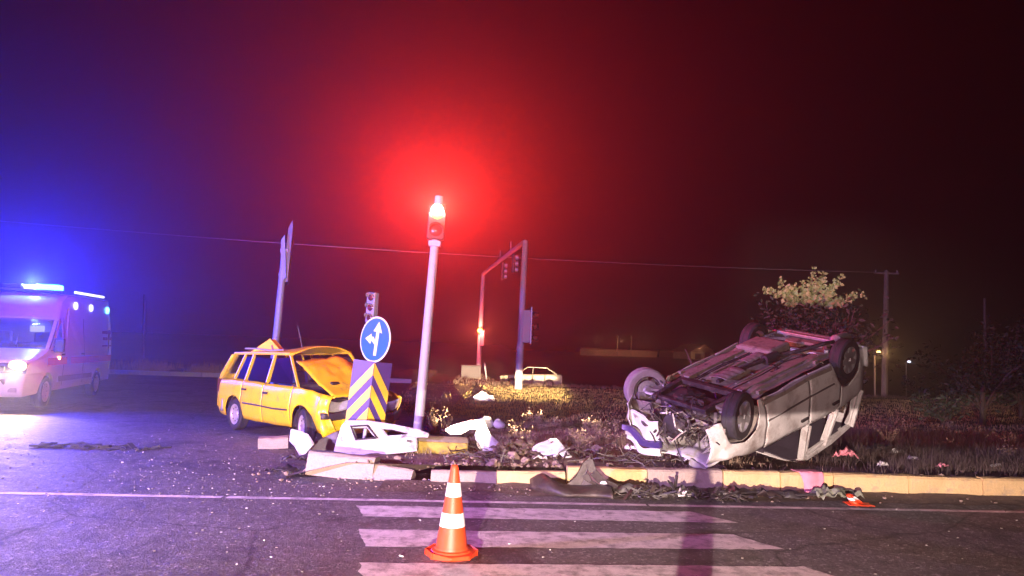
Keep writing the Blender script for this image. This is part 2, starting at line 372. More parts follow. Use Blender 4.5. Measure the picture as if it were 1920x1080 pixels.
# kerbs: every stone is a piece of the kerb
def stone(L, w, h, seed):
    m = MB(); r = random.Random(seed)
    prof = [(-.0, 0), (0, h*.86), (.02, h*.97), (.05, h), (w, h), (w, 0)]
    n = 6; vs_ = []
    for i in range(n+1):
        for (y, z) in prof: vs_.append((L*i/n, y+.006*r.uniform(-1, 1), z+(.006*r.uniform(-1, 1) if z > 0 else 0)))
    k = len(prof); fs = [(i*k+j, (i+1)*k+j, (i+1)*k+(j+1) % k, i*k+(j+1) % k) for i in range(n) for j in range(k)]
    fs += [tuple(range(k)), tuple(reversed(range(n*k, n*k+k)))]
    return m.add(vs_, fs)
kerb = struct(bpy.data.objects.new('kerb', None)); COL.objects.link(kerb)
ang = math.atan(.057)
x = .78; k = 0
while x < 22:
    L = (1.02, .98, .74, .7, 1.0, 1.0, 1.0)[k % 7]
    o = stone(L-.014, .15, .262, k).build('kerb_stone', 'kerb_bare' if k == 1 else 'kerb_paint', kerb, bevel=0)
    o.location = (x, kerb_y(x)+random.uniform(-.012, .012), -.012); o.rotation_euler = (random.uniform(-.02, .02), random.uniform(-.012, .012), ang+random.uniform(-.012, .012))
    x += L*math.cos(ang); k += 1
for (xx, L, dz, ry, mt) in ((-.93, .82, -.09, .01, 'kerb_bare'), (-.10, .86, -.085, -.02, 'kerb_paint')):
    o = stone(L, .15, .262, int(xx*100)).build('kerb_stone', mt, kerb); o.location = (xx, kerb_y(xx), dz); o.rotation_euler = (-.1, ry, ang)
far = struct(bpy.data.objects.new('far_kerb', None)); COL.objects.link(far)
k = 0
for (a, b) in zip(FARK, FARK[1:]):
    a, b = Vector(a), Vector(b); d = b-a; n = int(d.length/1.3)
    me = None
    for i in range(n):
        p = a+d*i/n
        if k == 0: o = proto = MB().box((.64, .08, .07), (1.27, .16, .24)).build('kerb_stone', 'stone_white', far); k = 1
        else: o = proto.copy(); COL.objects.link(o); o.parent = far
        o.location = (p.x, p.y, 0); o.rotation_euler = (0, random.uniform(-.006, .006), math.atan2(d.y, d.x))
# verge beyond the far kerb (left)
m = MB(); n = 60
m.grid(lambda u, v: (-60+56*u, lerp(FARK, -60+56*u)+.16+ (5*v)**1.3, .10+.25*v*(1+fbm(-60+56*u, v*4, .4))), n, 8)
struct(m.build('far_verge', 'soil', smooth=True))
# side road the far car stands on
m = MB(); m.grid(lambda u, v: (.6+70*u, 50.2+6.5*v+.02*70*u, ter_z(.6+70*u, 50.2+6.5*v)+.02), 30, 3); struct(m.build('side_road', 'asphalt'))

# ------------------------------------------------------------------ grass (uncountable)
def blades(name, m_, pts, h0, h1, w, lean=.45, per=5, spread=.05):
    pts = np.asarray(pts); n = len(pts)*per
    base = np.repeat(pts, per, 0)+np.c_[RNG.normal(0, spread, (n, 2)), np.zeros(n)]
    h = RNG.uniform(h0, h1, n)*(.6+.8*np.repeat(RNG.random(len(pts)), per)); a = RNG.uniform(0, 2*PI, n); l = RNG.uniform(0, lean, n)*h
    tip = base+np.c_[np.cos(a)*l, np.sin(a)*l, h]; mid = base+np.c_[np.cos(a)*l*.3, np.sin(a)*l*.3, h*.55]
    b = RNG.uniform(0, PI, n); s = np.c_[np.cos(b), np.sin(b), np.zeros(n)]*w/2
    v = np.stack([base-s, base+s, mid+s*.8, mid-s*.8, tip], 1).reshape(-1, 3); i = np.arange(n)*5
    me = bpy.data.meshes.new(name); me.vertices.add(len(v)); me.vertices.foreach_set('co', v.ravel().astype(np.float32))
    loops = np.stack([i, i+1, i+2, i, i+2, i+3, i+3, i+2, i+4], 1).ravel()
    me.loops.add(len(loops)); me.loops.foreach_set('vertex_index', loops.astype(np.int32))
    me.polygons.add(n*3); me.polygons.foreach_set('loop_start', np.arange(0, n*9, 3).astype(np.int32)); me.polygons.foreach_set('loop_total', np.full(n*3, 3, np.int32))
    me.update(calc_edges=True); me.materials.append(MATS[m_]); o = bpy.data.objects.new(name, me); COL.objects.link(o); return stuff(o)
near_pts, strip_pts = [], []
def bare(x, y):      # trampled and dug-up ground round the wreck
    f = y-kerb_y(x)
    if f < .22: return 1
    if x < 1.8 and f < 1.25: return 1
    if -2 < x < 1.2 and 10 < y < 15.5: return .55+.35*noise.noise((x*1.3, y, 0))
    if 1.2 < x < 5.6 and f < 2.6: return .9
    if x > 5 and f < .9: return .93
    return .12+.5*max(0, noise.noise((x*.6, y*.6, 4)))
while len(near_pts) < 15000:
    t = random.random(); y = 9.8+7.4*t**1.15; xl = isl_left(y)+.1; x = xl+(min(5+y*.75, 18)-xl)*random.random()
    if random.random() > bare(x, y): near_pts.append((x, y, isl_z(x, y)-.02))
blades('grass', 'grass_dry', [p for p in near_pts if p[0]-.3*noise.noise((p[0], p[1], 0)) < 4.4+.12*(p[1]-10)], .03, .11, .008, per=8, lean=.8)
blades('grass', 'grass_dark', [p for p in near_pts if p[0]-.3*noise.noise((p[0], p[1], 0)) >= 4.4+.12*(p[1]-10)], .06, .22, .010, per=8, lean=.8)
while len(strip_pts) < 13000:
    y = random.uniform(17.3, 35.5); x = random.uniform(isl_left(y)+.05, 30)
    strip_pts.append((x, y, isl_z(x, y)-.02))
blades('grass', 'grass_pale', strip_pts, .03, .10, .018, per=6, spread=.08)
vp = []
while len(vp) < 1500:
    x = random.uniform(-24, -6); t = random.random(); vp.append((x, lerp(FARK, x)+.3+2.5*t*t, .10+.1*t))
blades('grass', 'grass_pale', [p for p in vp if noise.noise((p[0]*.9, 2, 0)) > -.1], .15, .52, .022, per=5, spread=.06)
vp = [(x, y, ter_z(x, y)) for x, y in ((random.uniform(-3, 40), random.uniform(36, 49)) for _ in range(2600))]
blades('grass', 'weed', vp, .05, .18, .03, per=5, spread=.1)
# loose clods, stones and splinters (uncountable)
m = MB()
for k in range(760):
    x = random.gauss(-.2, 1.3) if k < 520 else random.uniform(1.5, 9); y = kerb_y(x)+ (abs(random.gauss(.25, .45)) if k % 3 else -abs(random.gauss(.05, .28)))
    r_ = .008+.04*random.random()**2.2*(1.5 if y > kerb_y(x)+.1 else .8); z = (isl_z(x, y) if y > kerb_y(x)+.15 and x > -2.6 else .01)+r_*.25
    m.blob((x, y, z), (r_*random.uniform(.8, 1.8), r_*random.uniform(.8, 1.5), r_), k, .4, 1)
stuff(m.build('rubble', 'rock'))
m = MB()
for k in range(232):
    if k < 200: p = gnd(random.uniform(200, 1000), random.uniform(800, 930))
    elif k < 206: p = gnd(random.uniform(1200, 1900), random.uniform(955, 1070))
    else: p = gnd(random.uniform(0, 1200), random.uniform(930, 1075))
    s_ = random.uniform(.004, .011)*(1 if random.random() < .93 else 1.8); a = random.uniform(0, PI)
    m.box((p.x, p.y, .006+s_*.3), (s_*2, s_, s_*.6), (random.uniform(-.4, .4), random.uniform(-.4, .4), a))
stuff(m.build('debris', 'stone_white'))
m = MB()
for k in range(260):           # heap of dug-up earth between the torn wing and the crumpled panel
    t = random.gauss(0, 1); x = .17+.30*t; y = 10.75+random.gauss(0, .28); r_ = .02+.06*random.random()**2; h_ = .26*math.exp(-t*t*.6-((y-10.75)/.3)**2)
    m.blob((x, y, isl_z(x, y)+h_*random.random()+r_*.2), (r_*random.uniform(1, 1.9), r_*random.uniform(1, 1.6), r_), k+50, .55, 1)
stuff(m.build('rubble', 'soil'))
m = MB()
for k in range(170):           # torn trim, wires and broken twigs strewn over the island
    x = random.uniform(-.8, 2.6); y = kerb_y(x)+.3+abs(random.gauss(0, 1.0)); p = Vector((x, y, isl_z(x, y)+random.uniform(0, .08))); d = Vector((random.gauss(0, 1), random.gauss(0, .7), random.gauss(.1, .4))).normalized()*random.uniform(.05, .2)
    m.tube([p-d, p+Vector((random.gauss(0, .03), 0, random.gauss(.02, .03))), p+d], random.uniform(.004, .014), 4)
stuff(m.build('litter', 'bumper_brown'))
m = MB()
for k in range(1500):          # loose grit spread over the junction side of the road
    t = random.random(); x = -2.2-7.5*t**1.5+random.gauss(0, .5); y = 8.9+random.gauss(.6, 1.2)+2.0*random.random()*t
    if k % 6 == 0: x = random.uniform(-7, 8); y = random.uniform(5.6, 9.4)
    if x > -2.5 and y > kerb_y(x)-.05: continue
    s_ = .003+.007*random.random()**3; m.box((x, y, s_*.5), (s_*2.2, s_*1.6, s_), (0, 0, random.uniform(0, 3)))
stuff(m.build('gravel', 'grit'))
# ------------------------------------------------------------------ vehicles
def wheel(parent, loc, r, w, rim='steel_rim', tyre='rubber', spokes=0, out=1, rot=None, hub=True):
    """tyre (part) with rim and hub (sub-parts); outer face towards out*y"""
    M = AX_Y if out > 0 else Matrix.Rotation(PI/2, 3, 'X')
    h = w/2
    t_ = MB().lathe([(r*.66, -h*.9), (r*.80, -h), (r*.93, -h*.95), (r, -h*.7), (r*1.0, -h*.25), (r*.985, -h*.2), (r*.985, h*.2), (r, h*.25), (r, h*.7), (r*.93, h*.95), (r*.80, h), (r*.66, h*.9)], 28, M, closed=True).build('wheel', tyre, parent, smooth=True)
    t_.location = loc
    if rot is not None: t_.rotation_euler = rot
    if spokes:
        m = MB().lathe([(r*.70, h*.6), (r*.68, h*.86), (r*.62, h*.84), (r*.60, h*.3), (r*.62, -h*.8)], 28, M)
        for k in range(spokes):
            a = 2*PI*k/spokes; c, s_ = math.cos(a), math.sin(a)
            pts = [(r*.10, -.06), (r*.63, -.035), (r*.63, .035), (r*.10, .06)]
            lp = [M @ Vector((c*p-s_*q*r/.3, s_*p+c*q*r/.3, h*.62)) for p, q in pts]; m.plate([lp], M @ Vector((0, 0, .025)))
        m.lathe([(.0, h*.72), (r*.17, h*.72), (r*.18, h*.55)], 14, M); m.build('rim', rim, t_, smooth=True)
        MB().lathe([(0, -h*.1), (r*.45, -h*.1), (r*.45, -h*.3)], 18, M).build('brake_disc', 'underbody_dark', t_)
    else:
        m = MB().lathe([(0, h*.55), (r*.14, h*.55), (r*.20, h*.38), (r*.34, h*.62), (r*.50, h*.55), (r*.55, h*.78), (r*.66, h*.86), (r*.69, h*.8)], 28, M); m.build('rim', rim, t_, smooth=True)
        for k in range(8):
            a = 2*PI*k/8; p = M @ Vector((r*.43*math.cos(a), r*.43*math.sin(a), h*.61)); 
            MB().blob(p, (.035, .02, .035), k, 0).build('rim_hole', 'black_plastic', t_)
    return t_

class Shell:
    """sheet-metal body: profile along x (nose towards +x), built panel by panel"""
    def __init__(s, root, paint, sill, belt, hw, xf, xr, axles, ra, roofz, tumble=.17, wob=None):
        s.root, s.paint, s.sill, s.belt, s.hw, s.xf, s.xr, s.ax, s.ra, s.roofz, s.tum, s.wob = root, paint, sill, belt, hw, xf, xr, axles, ra, roofz, tumble, wob or (lambda p: p)
    def zlo(s, x, wz):
        z = s.sill+ .06*sstep(s.ax[0]+.45, s.xf, x)+.08*sstep(s.ax[1]-.4, s.xr, x)
        for a in s.ax:
            d = s.ra**2-(x-a)**2
            if d > 0: z = max(z, wz+math.sqrt(d))
        return z
    def zhi(s, x): return lerp(s.belt, x)
    def wid(s, x, z):
        b = s.zhi(x); w = lerp([(s.sill, s.hw-.06), (s.sill+.16, s.hw-.01), (s.sill+.34, s.hw), (b-.08, s.hw-.02), (b, s.hw-.055), (s.roofz, s.hw-.055-s.tum)], z)
        return w-.16*sstep(s.xf-.55, s.xf+.02, x)**1.5-.10*sstep(s.xr+.4, s.xr-.02, x)**1.5
    def side(s, name, x0, x1, side, wz, n=None, gap=.006, paint=None, z1=None, z0=None, handle=None, label=None):
        n = n or max(3, int((x1-x0)/.05)); m = MB(); x0 += gap; x1 -= gap
        def fn(u, v):
            x = x0+(x1-x0)*u; lo = s.zlo(x, wz) if z0 is None else max(z0, s.zlo(x, wz)); hi = s.zhi(x) if z1 is None else min(z1, s.zhi(x)); hi = max(hi, lo+.02); z = lo+(hi-lo)*v
            y = s.wid(x, z)+ .008*math.exp(-((z-s.sill-.36)/.03)**2)
            return s.wob(Vector((x, side*y, z)))
        m.grid(fn, n, 10); o = m.build(name, paint or s.paint, s.root, smooth=True, thick=.012)
        if label: o['label'] = label
        if handle:
            z = s.zhi(handle)-.16; p = s.wob(Vector((handle, side*(s.wid(handle, z)+.018), z)))
            MB().box(p, (.17, .03, .035)).build('handle', 'black_plastic', o)
        return o
    def wy(s, x, z, side, off=0): return Vector((x, side*(s.wid(x, z)+off), z))
    def pillar(s, name, a, b, side, w=.07, t=.05, paint=None):
        a = s.wob(s.wy(a[0], a[1], side, -.02)); b = s.wob(s.wy(b[0], b[1], side, -.02))
        return MB().bar(a, b, t, w, (0, side, 0)).build(name, paint or s.paint, s.root, bevel=.008)
    def window(s, pts, side, m='glass', frame=True):
        lp = [s.wob(s.wy(x, z, side, -.025)) for x, z in pts]; n = (lp[1]-lp[0]).cross(lp[2]-lp[0]).normalized()*.006
        o = MB().plate([lp], n).build('window', m, s.root)
        return o
    def top(s, name, x0, x1, nx=10, crown=.03, paint=None, zf=None, ny=10, edge=1.0):
        zf = zf or s.zhi; m = MB()
        def fn(u, v):
            x = x0+(x1-x0)*u; z = zf(x); w = s.wid(x, z)*edge; q = 2*v-1
            return s.wob(Vector((x, w*q, z+crown*(1-q*q)-.02*abs(q)**6)))
        return m.grid(fn, nx, ny).build(name, paint or s.paint, s.root, smooth=True, thick=.012)

def dent(seed, amp, sc=2.2):
    def f(p): 
        q = p*sc+Vector((seed*5.3, seed*2.1, seed))
        return Vector((noise.noise(q), noise.noise(q+Vector((9, 0, 0))), noise.noise(q+Vector((0, 9, 0)))))*amp
    return f

# ---- yellow estate car, front crushed, bonnet thrown open
d0 = (Vector((-3.55, 12.6, 0))-Vector((-5.24, 14.3, 0)))
hd = math.atan2(-.7, .7); hv = Vector((math.cos(hd), math.sin(hd), 0)); rv = Vector((hv.y, -hv.x, 0))
fr = Vector((-3.33, 12.60, 0)); org = fr-hv*1.27-rv*.72
ycar = thing('crashed_car', 'crashed yellow estate car with its bonnet thrown open beside the blue arrow sign', 'car', org, (0, 0, hd))
dn = dent(3, 1)
def yw(p):
    p = p.copy(); k = sstep(.9, 2.1, p.x); q = dn(p)
    p += q*(.018+.13*k)+dn(p*2.4)*.045*k
    p.x -= .14*k*(.6+.5*(p.y+.8))                      # pushed in at the far corner
    if p.z > 1.2: p.z += .03*noise.noise((p.x*2.6, p.y*3.2, 7))+.10*sstep(-.9, .3, p.x)*(.7+.6*math.sin(p.y*3+1))+.02
    return p
Y = Shell(ycar, 'yellow_paint', .25, [(-2.2, .93), (-1.0, .95), (.95, .93), (1.5, .90), (2.1, .82)], .84, 2.12, -2.2, (1.27, -1.27), .36, 1.43, wob=yw)
for s in (-1, 1):
    Y.side('front_wing', .86, 2.08, s, .29); Y.side('front_door', -.16, .86, s, .29, handle=-.02); Y.side('rear_door', -1.0, -.16, s, .29, handle=-.86); Y.side('rear_quarter', -2.18, -1.0, s, .29)
    Y.pillar('pillar', (.98, .93), (.36, 1.42), s, .045, .04); Y.pillar('pillar', (-.14, .95), (-.2, 1.43), s, .055, .04); Y.pillar('pillar', (-.98, .95), (-1.0, 1.43), s, .05, .04); Y.pillar('pillar', (-1.42, .95), (-1.34, 1.43), s, .04, .04); Y.pillar('pillar', (-2.15, .94), (-1.78, 1.41), s, .08, .04)
    Y.pillar('roof_rail', (.38, 1.43), (-.7, 1.44), s, .07); Y.pillar('roof_rail', (-.68, 1.44), (-1.82, 1.42), s, .07)
    MB().tube([Y.wob(Y.wy(x, .53, s, .012)) for x in (.8, .3, -.3, -.88)], .016, 6).build('side_moulding', 'black_plastic', ycar)
    MB().box(Y.wy(-2.02, .80, s, .004), (.16, .03, .26)).build('tail_light', 'lens_dark', ycar)
Y.window([(-.24, .97), (-.94, .97), (-.94, 1.36), (-.24, 1.36)], -1); Y.window([(-1.04, .97), (-1.36, .97), (-1.32, 1.36), (-1.04, 1.36)], -1)
Y.window([(.74, .97), (-.1, .97), (-.12, 1.36), (.34, 1.36)], -1, 'glass'); Y.window([(-.24, .97), (-.94, .97), (-.94, 1.36), (-.24, 1.36)], 1); Y.window([(.74, .97), (-.1, .97), (-.12, 1.36), (.34, 1.36)], 1)
rf = lambda x: 1.435+.02*math.sin((x+1.8)*1.4)
Y.top('roof', .42, -1.84, 24, .05, zf=rf, ny=16)
for s in (-.5, .5): MB().tube([Y.wob(Vector((x, s, 1.51+.02*math.sin(x*3)))) for x in (-.1, -.6, -1.1, -1.6)], .018, 6).build('roof_bar', 'galvanised', ycar)
# tailgate
m = MB(); m.grid(lambda u, v: Y.wob(Vector((-2.2+.36*max(0, v-.55)/.45, (2*u-1)*(.74-.16*max(0, v-.55)), .38+1.02*v))), 8, 8, mask=lambda u, v: not (.12 < u < .88 and .58 < v < .95)); m.build('tailgate', 'yellow_paint', ycar, smooth=True, thick=.012)
MB().grid(lambda u, v: (-1.72-.52*(1-abs(2*u-1)**6), (2*u-1)*.845*(1 if .03 < u < .97 else .99), .32+.24*v), 30, 4).build('rear_bumper', 'sign_grey', ycar, smooth=True, thick=.04)
# bonnet: hinged up from the nose, buckled along the middle
bx0, bz0, bx1, bz1 = 1.93, .86, .78, 1.42
def bon(u, v):
    q = 2*v-1; x = bx0+(bx1-bx0)*u; z = bz0+(bz1-bz0)*u; z += -.05*abs(q)**2+.05*math.sin(u*PI)*(1-abs(q))+ .03*noise.noise((u*3, q*2, 2))
    z += .05*math.exp(-((q-.1)/.18)**2)*u+.025*noise.noise((u*7, q*6, 4))+.012*noise.noise((u*15, q*13, 9)); x -= .22*max(0, q)*(1-u)
    z -= .20*max(0, q-.25)*u
    return (x, q*(.66+.06*u), z)
hoodp = MB().grid(bon, 16, 22).build('bonnet', 'yellow_paint', ycar, smooth=True, thick=.016); hoodp['label'] = 'buckled yellow bonnet standing open'
MB().box((bx0+(bx1-bx0)*.3, -.40, bz0+(bz1-bz0)*.3+.005), (.06, .24, .03), (0, R(26), R(15))).build('bonnet_vent', 'black_plastic', hoodp)
# front end
MB().grid(lambda u, v: Y.wob(Vector((2.04-.02*v, -.30+.62*u, .60+.2*v))), 6, 3).build('grille', 'black_plastic', ycar, thick=.02)
for y0, y1 in ((-.70, -.30), (.33, .72)):
    h = MB().grid(lambda u, v: Y.wob(Vector((2.06-.10*abs(y0+(y1-y0)*u)**2, y0+(y1-y0)*u, .61+.17*v))), 6, 4).build('headlight', 'lens_clear', ycar, smooth=True, thick=.03)
MB().grid(lambda u, v: Y.wob(Vector((2.16-.16*abs(2*u-1)**2.5, (2*u-1)*.82, .44+.14*v))), 16, 4).build('front_bumper', 'black_plastic', ycar, smooth=True, thick=.05)
MB().grid(lambda u, v: Y.wob(Vector((2.10-.16*abs(2*u-1)**2.5+.04*noise.noise((u*6, v*3, 1)), (2*u-1)*.78, .22+.22*v))), 18, 5).build('front_valance', 'yellow_paint', ycar, smooth=True, thick=.02)
MB().box((1.35, 0, .62), (.9, 1.0, .34)).blob((1.5, .1, .8), (.6, .6, .2), 3, .5, 2).build('engine', 'underbody_dark', ycar)
MB().box((-.1, 0, .27), (4.0, 1.36, .08)).build('floor_pan', 'underbody_dark', ycar)
MB().grid(lambda u, v: (.98-.12*v, (2*u-1)*.70, .55+.42*v), 4, 4).build('bulkhead', 'underbody_dark', ycar, thick=.03)
MB().box((.72, 0, .86), (.36, 1.34, .2), (0, R(12), 0)).build('dashboard', 'seat_dark', ycar, bevel=.04)
MB().lathe([(.17, 0), (.185, .012), (.17, .024), (.155, .012)], 16, Matrix.Rotation(R(-65), 3, 'Y'), closed=True).map(lambda p: p+Vector((.48, .36, .95))).build('steering_wheel', 'black_plastic', ycar)
for y in (-.36, .36):
    c = 'seat_blue' if y < 0 else 'seat_dark'
    MB().box((.0, y, .55), (.5, .48, .16)).box((-.28, y, .86), (.14, .48, .62), (0, R(-12), 0)).box((-.36, y, 1.24), (.1, .26, .18)).build('seat', c, ycar, bevel=.04)
MB().box((-1.05, 0, .82), (.16, 1.25, .6), (0, R(-14), 0)).box((-.8, 0, .54), (.5, 1.25, .14)).build('rear_seat', 'seat_dark', ycar, bevel=.04)
for x, s, rt in ((1.27, -1, R(-14)), (1.27, 1, R(-8)), (-1.27, -1, 0), (-1.27, 1, 0)):
    wheel(ycar, (x-(.03 if x > 0 else 0), s*.72, .295), .295, .19, 'steel_rim', 'rubber', 0, s, (0, 0, rt))
    MB().grid(lambda u, v: (x+.36*math.cos(PI*u), s*(.36+.42*v), .27+.37*math.sin(PI*u)), 14, 1).build('wheel_arch', 'underbody_dark', ycar, thick=.01)
MB().tube([(-.45, .1, 1.50), (-.62, .12, 1.78), (-.78, .14, 2.02)], .004, 5).build('aerial', 'galvanised', ycar)
sg = MB().plate([[(-.30, -.10, 0), (.30, -.10, 0), (.02, -.05, .25)]], (0, .2, 0)).map(lambda p: Matrix.Rotation(R(38), 3, 'Z') @ p + Vector((-1.02, -.30, 1.485))).build('roof_sign', 'sign_yellow', ycar, bevel=.01)
MB().box((0, 0, 0), (.03, .01, .10), (0, R(-24), 0)).map(lambda p: Matrix.Rotation(R(38), 3, 'Z') @ (p+Vector((.11, -.09, .09))) + Vector((-1.02, -.31, 1.485))).build('letter_stroke', 'letter_dark', sg)

# ---- overturned white van
vroot = thing('overturned_car', 'overturned white car lying on its crushed roof with underside facing up', 'car', (3.513, 11.101, 1.756), (R(170.4), R(17.2), R(216.8)))
dv = dent(8, 1, 1.9)
def vw(p):
    p = p.copy(); q = dv(p); k = sstep(1.0, 2.0, p.x)
    p += q*(.030+.09*k)+dv(p*2.6)*(.008+.02*k)
    if p.x > 1.3: p.x -= .20*k*(.5+.5*noise.noise((p.y*2, p.z*2, 5)))
    return p
V = Shell(vroot, 'white_paint', .24, [(-2.0, 1.06), (-.3, 1.03), (.6, .98), (1.1, .95), (2.05, .80)], .84, 2.08, -2.05, (1.35, -1.35), .40, 1.66, tumble=.14, wob=vw)
WZ = .33
for s in (-1, 1):
    V.side('front_wing', .80, 2.02, s, WZ); V.side('front_door', -.30, .80, s, WZ, handle=-.16); V.side('rear_door', -1.12, -.30, s, WZ, handle=-.98); V.side('rear_quarter', -2.03, -1.12, s, WZ)
    V.pillar('pillar', (-.28, 1.0), (-.36, 1.66), s, .10); V.pillar('pillar', (-1.10, 1.02), (-1.0, 1.64), s, .11); V.pillar('pillar', (-1.98, 1.04), (-1.82, 1.62), s, .16)
    V.pillar('roof_rail', (-.30, 1.66), (-1.2, 1.66), s, .09, .07); V.pillar('roof_rail', (-1.18, 1.66), (-1.9, 1.62), s, .09, .07)
    MB().tube([V.wob(V.wy(x, .30, s, -.01)) for x in (.85, .3, -.3, -.85)], .05, 6).build('sill', 'underbody', vroot, smooth=True)
    MB().tube([V.wob(V.wy(x, .56, s, .01)) for x in (.78, .3, -.3, -.90)], .014, 6).build('side_moulding', 'grey_plastic', vroot)
    MB().bar((.85, s*.62, .98), (-.05, s*.30, 1.34), .06, .06).build('bent_pillar', 'white_paint', vroot)
V.window([(-1.06, 1.08), (-.40, 1.08), (-.42, 1.55), (-1.0, 1.55)], 1, 'glass_dark'); V.window([(-1.9, 1.08), (-1.18, 1.08), (-1.1, 1.55), (-1.78, 1.55)], 1, 'glass_dark')
for a in ((-.42, 1.09, -.46, 1.58), (-.46, 1.58, -1.0, 1.58), (-1.04, 1.09, -1.0, 1.58), (-1.20, 1.10, -1.12, 1.58), (-1.86, 1.10, -1.76, 1.56)):
    V.pillar('door_frame', a[:2], a[2:], -1, .05, .04, 'white_paint')
V.window([(-1.9, 1.10), (-1.60, 1.10), (-1.5, 1.54), (-1.78, 1.54)], -1, 'glass_dark')
V.top('roof', -.28, -1.9, 16, .05, zf=lambda x: 1.66)
# bonnet crushed against the ground
m = MB(); m.grid(lambda u, v: V.wob(Vector((.85+1.15*u, (2*v-1)*(.76-.1*u), .97-.14*u+.05*math.sin(v*PI)+.06*noise.noise((u*3, v*4, 7))))), 14, 14); m.build('bonnet', 'white_paint', vroot, smooth=True, thick=.015)
MB().grid(lambda u, v: V.wob(Vector((-2.04+.22*max(0, v-.5)*2*.9, (2*u-1)*(.76-.1*v), .40+1.22*v))), 8, 8, mask=lambda u, v: not (.12 < u < .88 and .56 < v < .93)).build('tailgate', 'white_paint', vroot, smooth=True, thick=.015)
MB().grid(lambda u, v: V.wob(Vector((-2.12+.14*abs(2*u-1)**3, (2*u-1)*.82, .30+.3*v))), 14, 4).build('rear_bumper', 'white_scuffed', vroot, smooth=True, thick=.03)
# underside
def flo(u, v):
    x = -2.0+2.85*u; y = (2*v-1)*.70
    z = .245+.02*math.sin(x*9)*(abs(y) > .2)*.6+.02*noise.noise((x*3, y*3, 0))
    z += .10*math.exp(-(y/.13)**2)*sstep(-.9, -.6, x)
    z += .12*sstep(-1.0, -1.15, x)*(1-sstep(.45, .6, abs(y)))
    if abs(abs(y)-.55) < .06: z -= .035
    return (x, y, z)
MB().grid(flo, 90, 50).build('floor_pan', 'underbody', vroot, smooth=True)
def rib(parent, pts, w, h, m_): 
    mb = MB()
    for a, b in zip(pts, pts[1:]): mb.bar(a, b, w, h)
    return mb.build('floor_rail', m_, parent, bevel=.006)
for s in (-1, 1):
    rib(vroot, [(.85, s*.45, .215), (-.2, s*.48, .215), (-1.0, s*.50, .22)], .09, .06, 'underbody')
    rib(vroot, [(.6, s*.22, .235), (-.9, s*.22, .235)], .035, .03, 'underbody')
    MB().box((.2, s*.36, .228), (.55, .16, .02)).box((-.55, s*.36, .228), (.5, .16, .02)).build('floor_panel', 'underbody', vroot, bevel=.006)
MB().tube([(.75, -.02, .20), (.1, .0, .19), (-.35, -.06, .19)], .032, 8).tube([(-.35, -.06, .19), (-.62, -.10, .19)], .075, 10).tube([(-.62, -.10, .19), (-1.0, -.30, .17), (-1.25, -.50, .10), (-1.55, -.50, .15)], .032, 8).build('exhaust_pipe', 'underbody_dark', vroot, smooth=True)
MB().tube([(-1.55, -.50, .15), (-1.62, -.50, .16), (-1.95, -.48, .2), (-2.0, -.48, .2)], [.03, .10, .10, .03], 10).build('silencer', 'metal_bright', vroot, smooth=True)
MB().box((-.86, .28, .20), (.55, .62, .16)).build('fuel_tank', 'underbody', vroot, bevel=.05)
MB().tube([(-1.30, -.66, .30), (-1.18, -.5, .27), (-1.12, 0, .25), (-1.18, .5, .27), (-1.30, .66, .30)], .05, 8).bar((-1.0, -.52, .22), (-1.4, -.60, .32), .08, .06).bar((-1.0, .52, .22), (-1.4, .60, .32), .08, .06).build('rear_axle', 'metal_bright', vroot, smooth=True)
for s in (-1, 1):
    MB().tube([(-1.45, s*.52, .32), (-1.62, s*.42, .52)], .035, 8).build('damper', 'metal_bright', vroot)
    mb = MB(); mb.tube([(-1.18+.055*math.cos(k*.7), s*.50+.055*math.sin(k*.7), .26+.011*k) for k in range(34)], .010, 5); mb.build('coil_spring', 'metal_bright', vroot)
MB().lathe([(0, .14), (.20, .14), (.24, .20), (.24, .3)], 20).map(lambda p: p+Vector((-1.66, .16, .10))).build('spare_wheel_well', 'underbody', vroot, smooth=True)
MB().bar((-1.95, -.55, .28), (-1.95, .55, .28), .06, .10).bar((-1.45, .62, .25), (-1.9, .55, .28), .05, .06).bar((-1.45, -.62, .25), (-1.9, -.55, .28), .05, .06).build('rear_crossmember', 'metal_bright', vroot)
for k, (x, y, sx_, sy_) in enumerate(((.45, .0, .5, .26), (-.3, .12, .45, .2))): MB().grid(lambda u, v: (x+(u-.5)*sx_, y+(v-.5)*sy_, .175-.02*math.cos((v-.5)*PI)+.006*math.sin(u*24)), 16, 6).build('heat_shield', 'metal_bright', vroot, smooth=True, thick=.004)
for s, yy in ((1, .30), (1, .34), (-1, -.30)): MB().tube([(.8, yy, .222), (.2, yy+.03*s, .215), (-.5, yy, .215), (-1.05, yy+.1*s, .22)], .009, 5).build('brake_line', 'black_plastic', vroot)
for k in range(26):
    x = -1.9+2.7*random.random(); y = random.choice((-1, 1))*random.uniform(.12, .62); MB().lathe([(0, -.012), (.028, -.012), (.034, 0)], 10).map(lambda p: p+Vector((x, y, .222))).build('floor_plug', 'black_plastic', vroot)
for s in (-1, 1):
    for x in (.7, -.75): MB().box((x, s*.66, .215), (.10, .05, .05)).build('jacking_point', 'underbody', vroot, bevel=.01)
MB().box((-1.86, 0, .30), (.12, 1.2, .10)).box((-1.62, -.25, .24), (.40, .34, .05), (0, .1, .1)).build('rear_floor', 'underbody', vroot, bevel=.015)
MB().bar((-1.2, -.58, .20), (-1.62, -.30, .26), .06, .05).bar((-1.2, .58, .20), (-1.62, .30, .26), .06, .05).bar((-1.62, -.5, .17), (-1.62, .5, .17), .07, .05).build('trailing_link', 'metal_bright', vroot, bevel=.01)
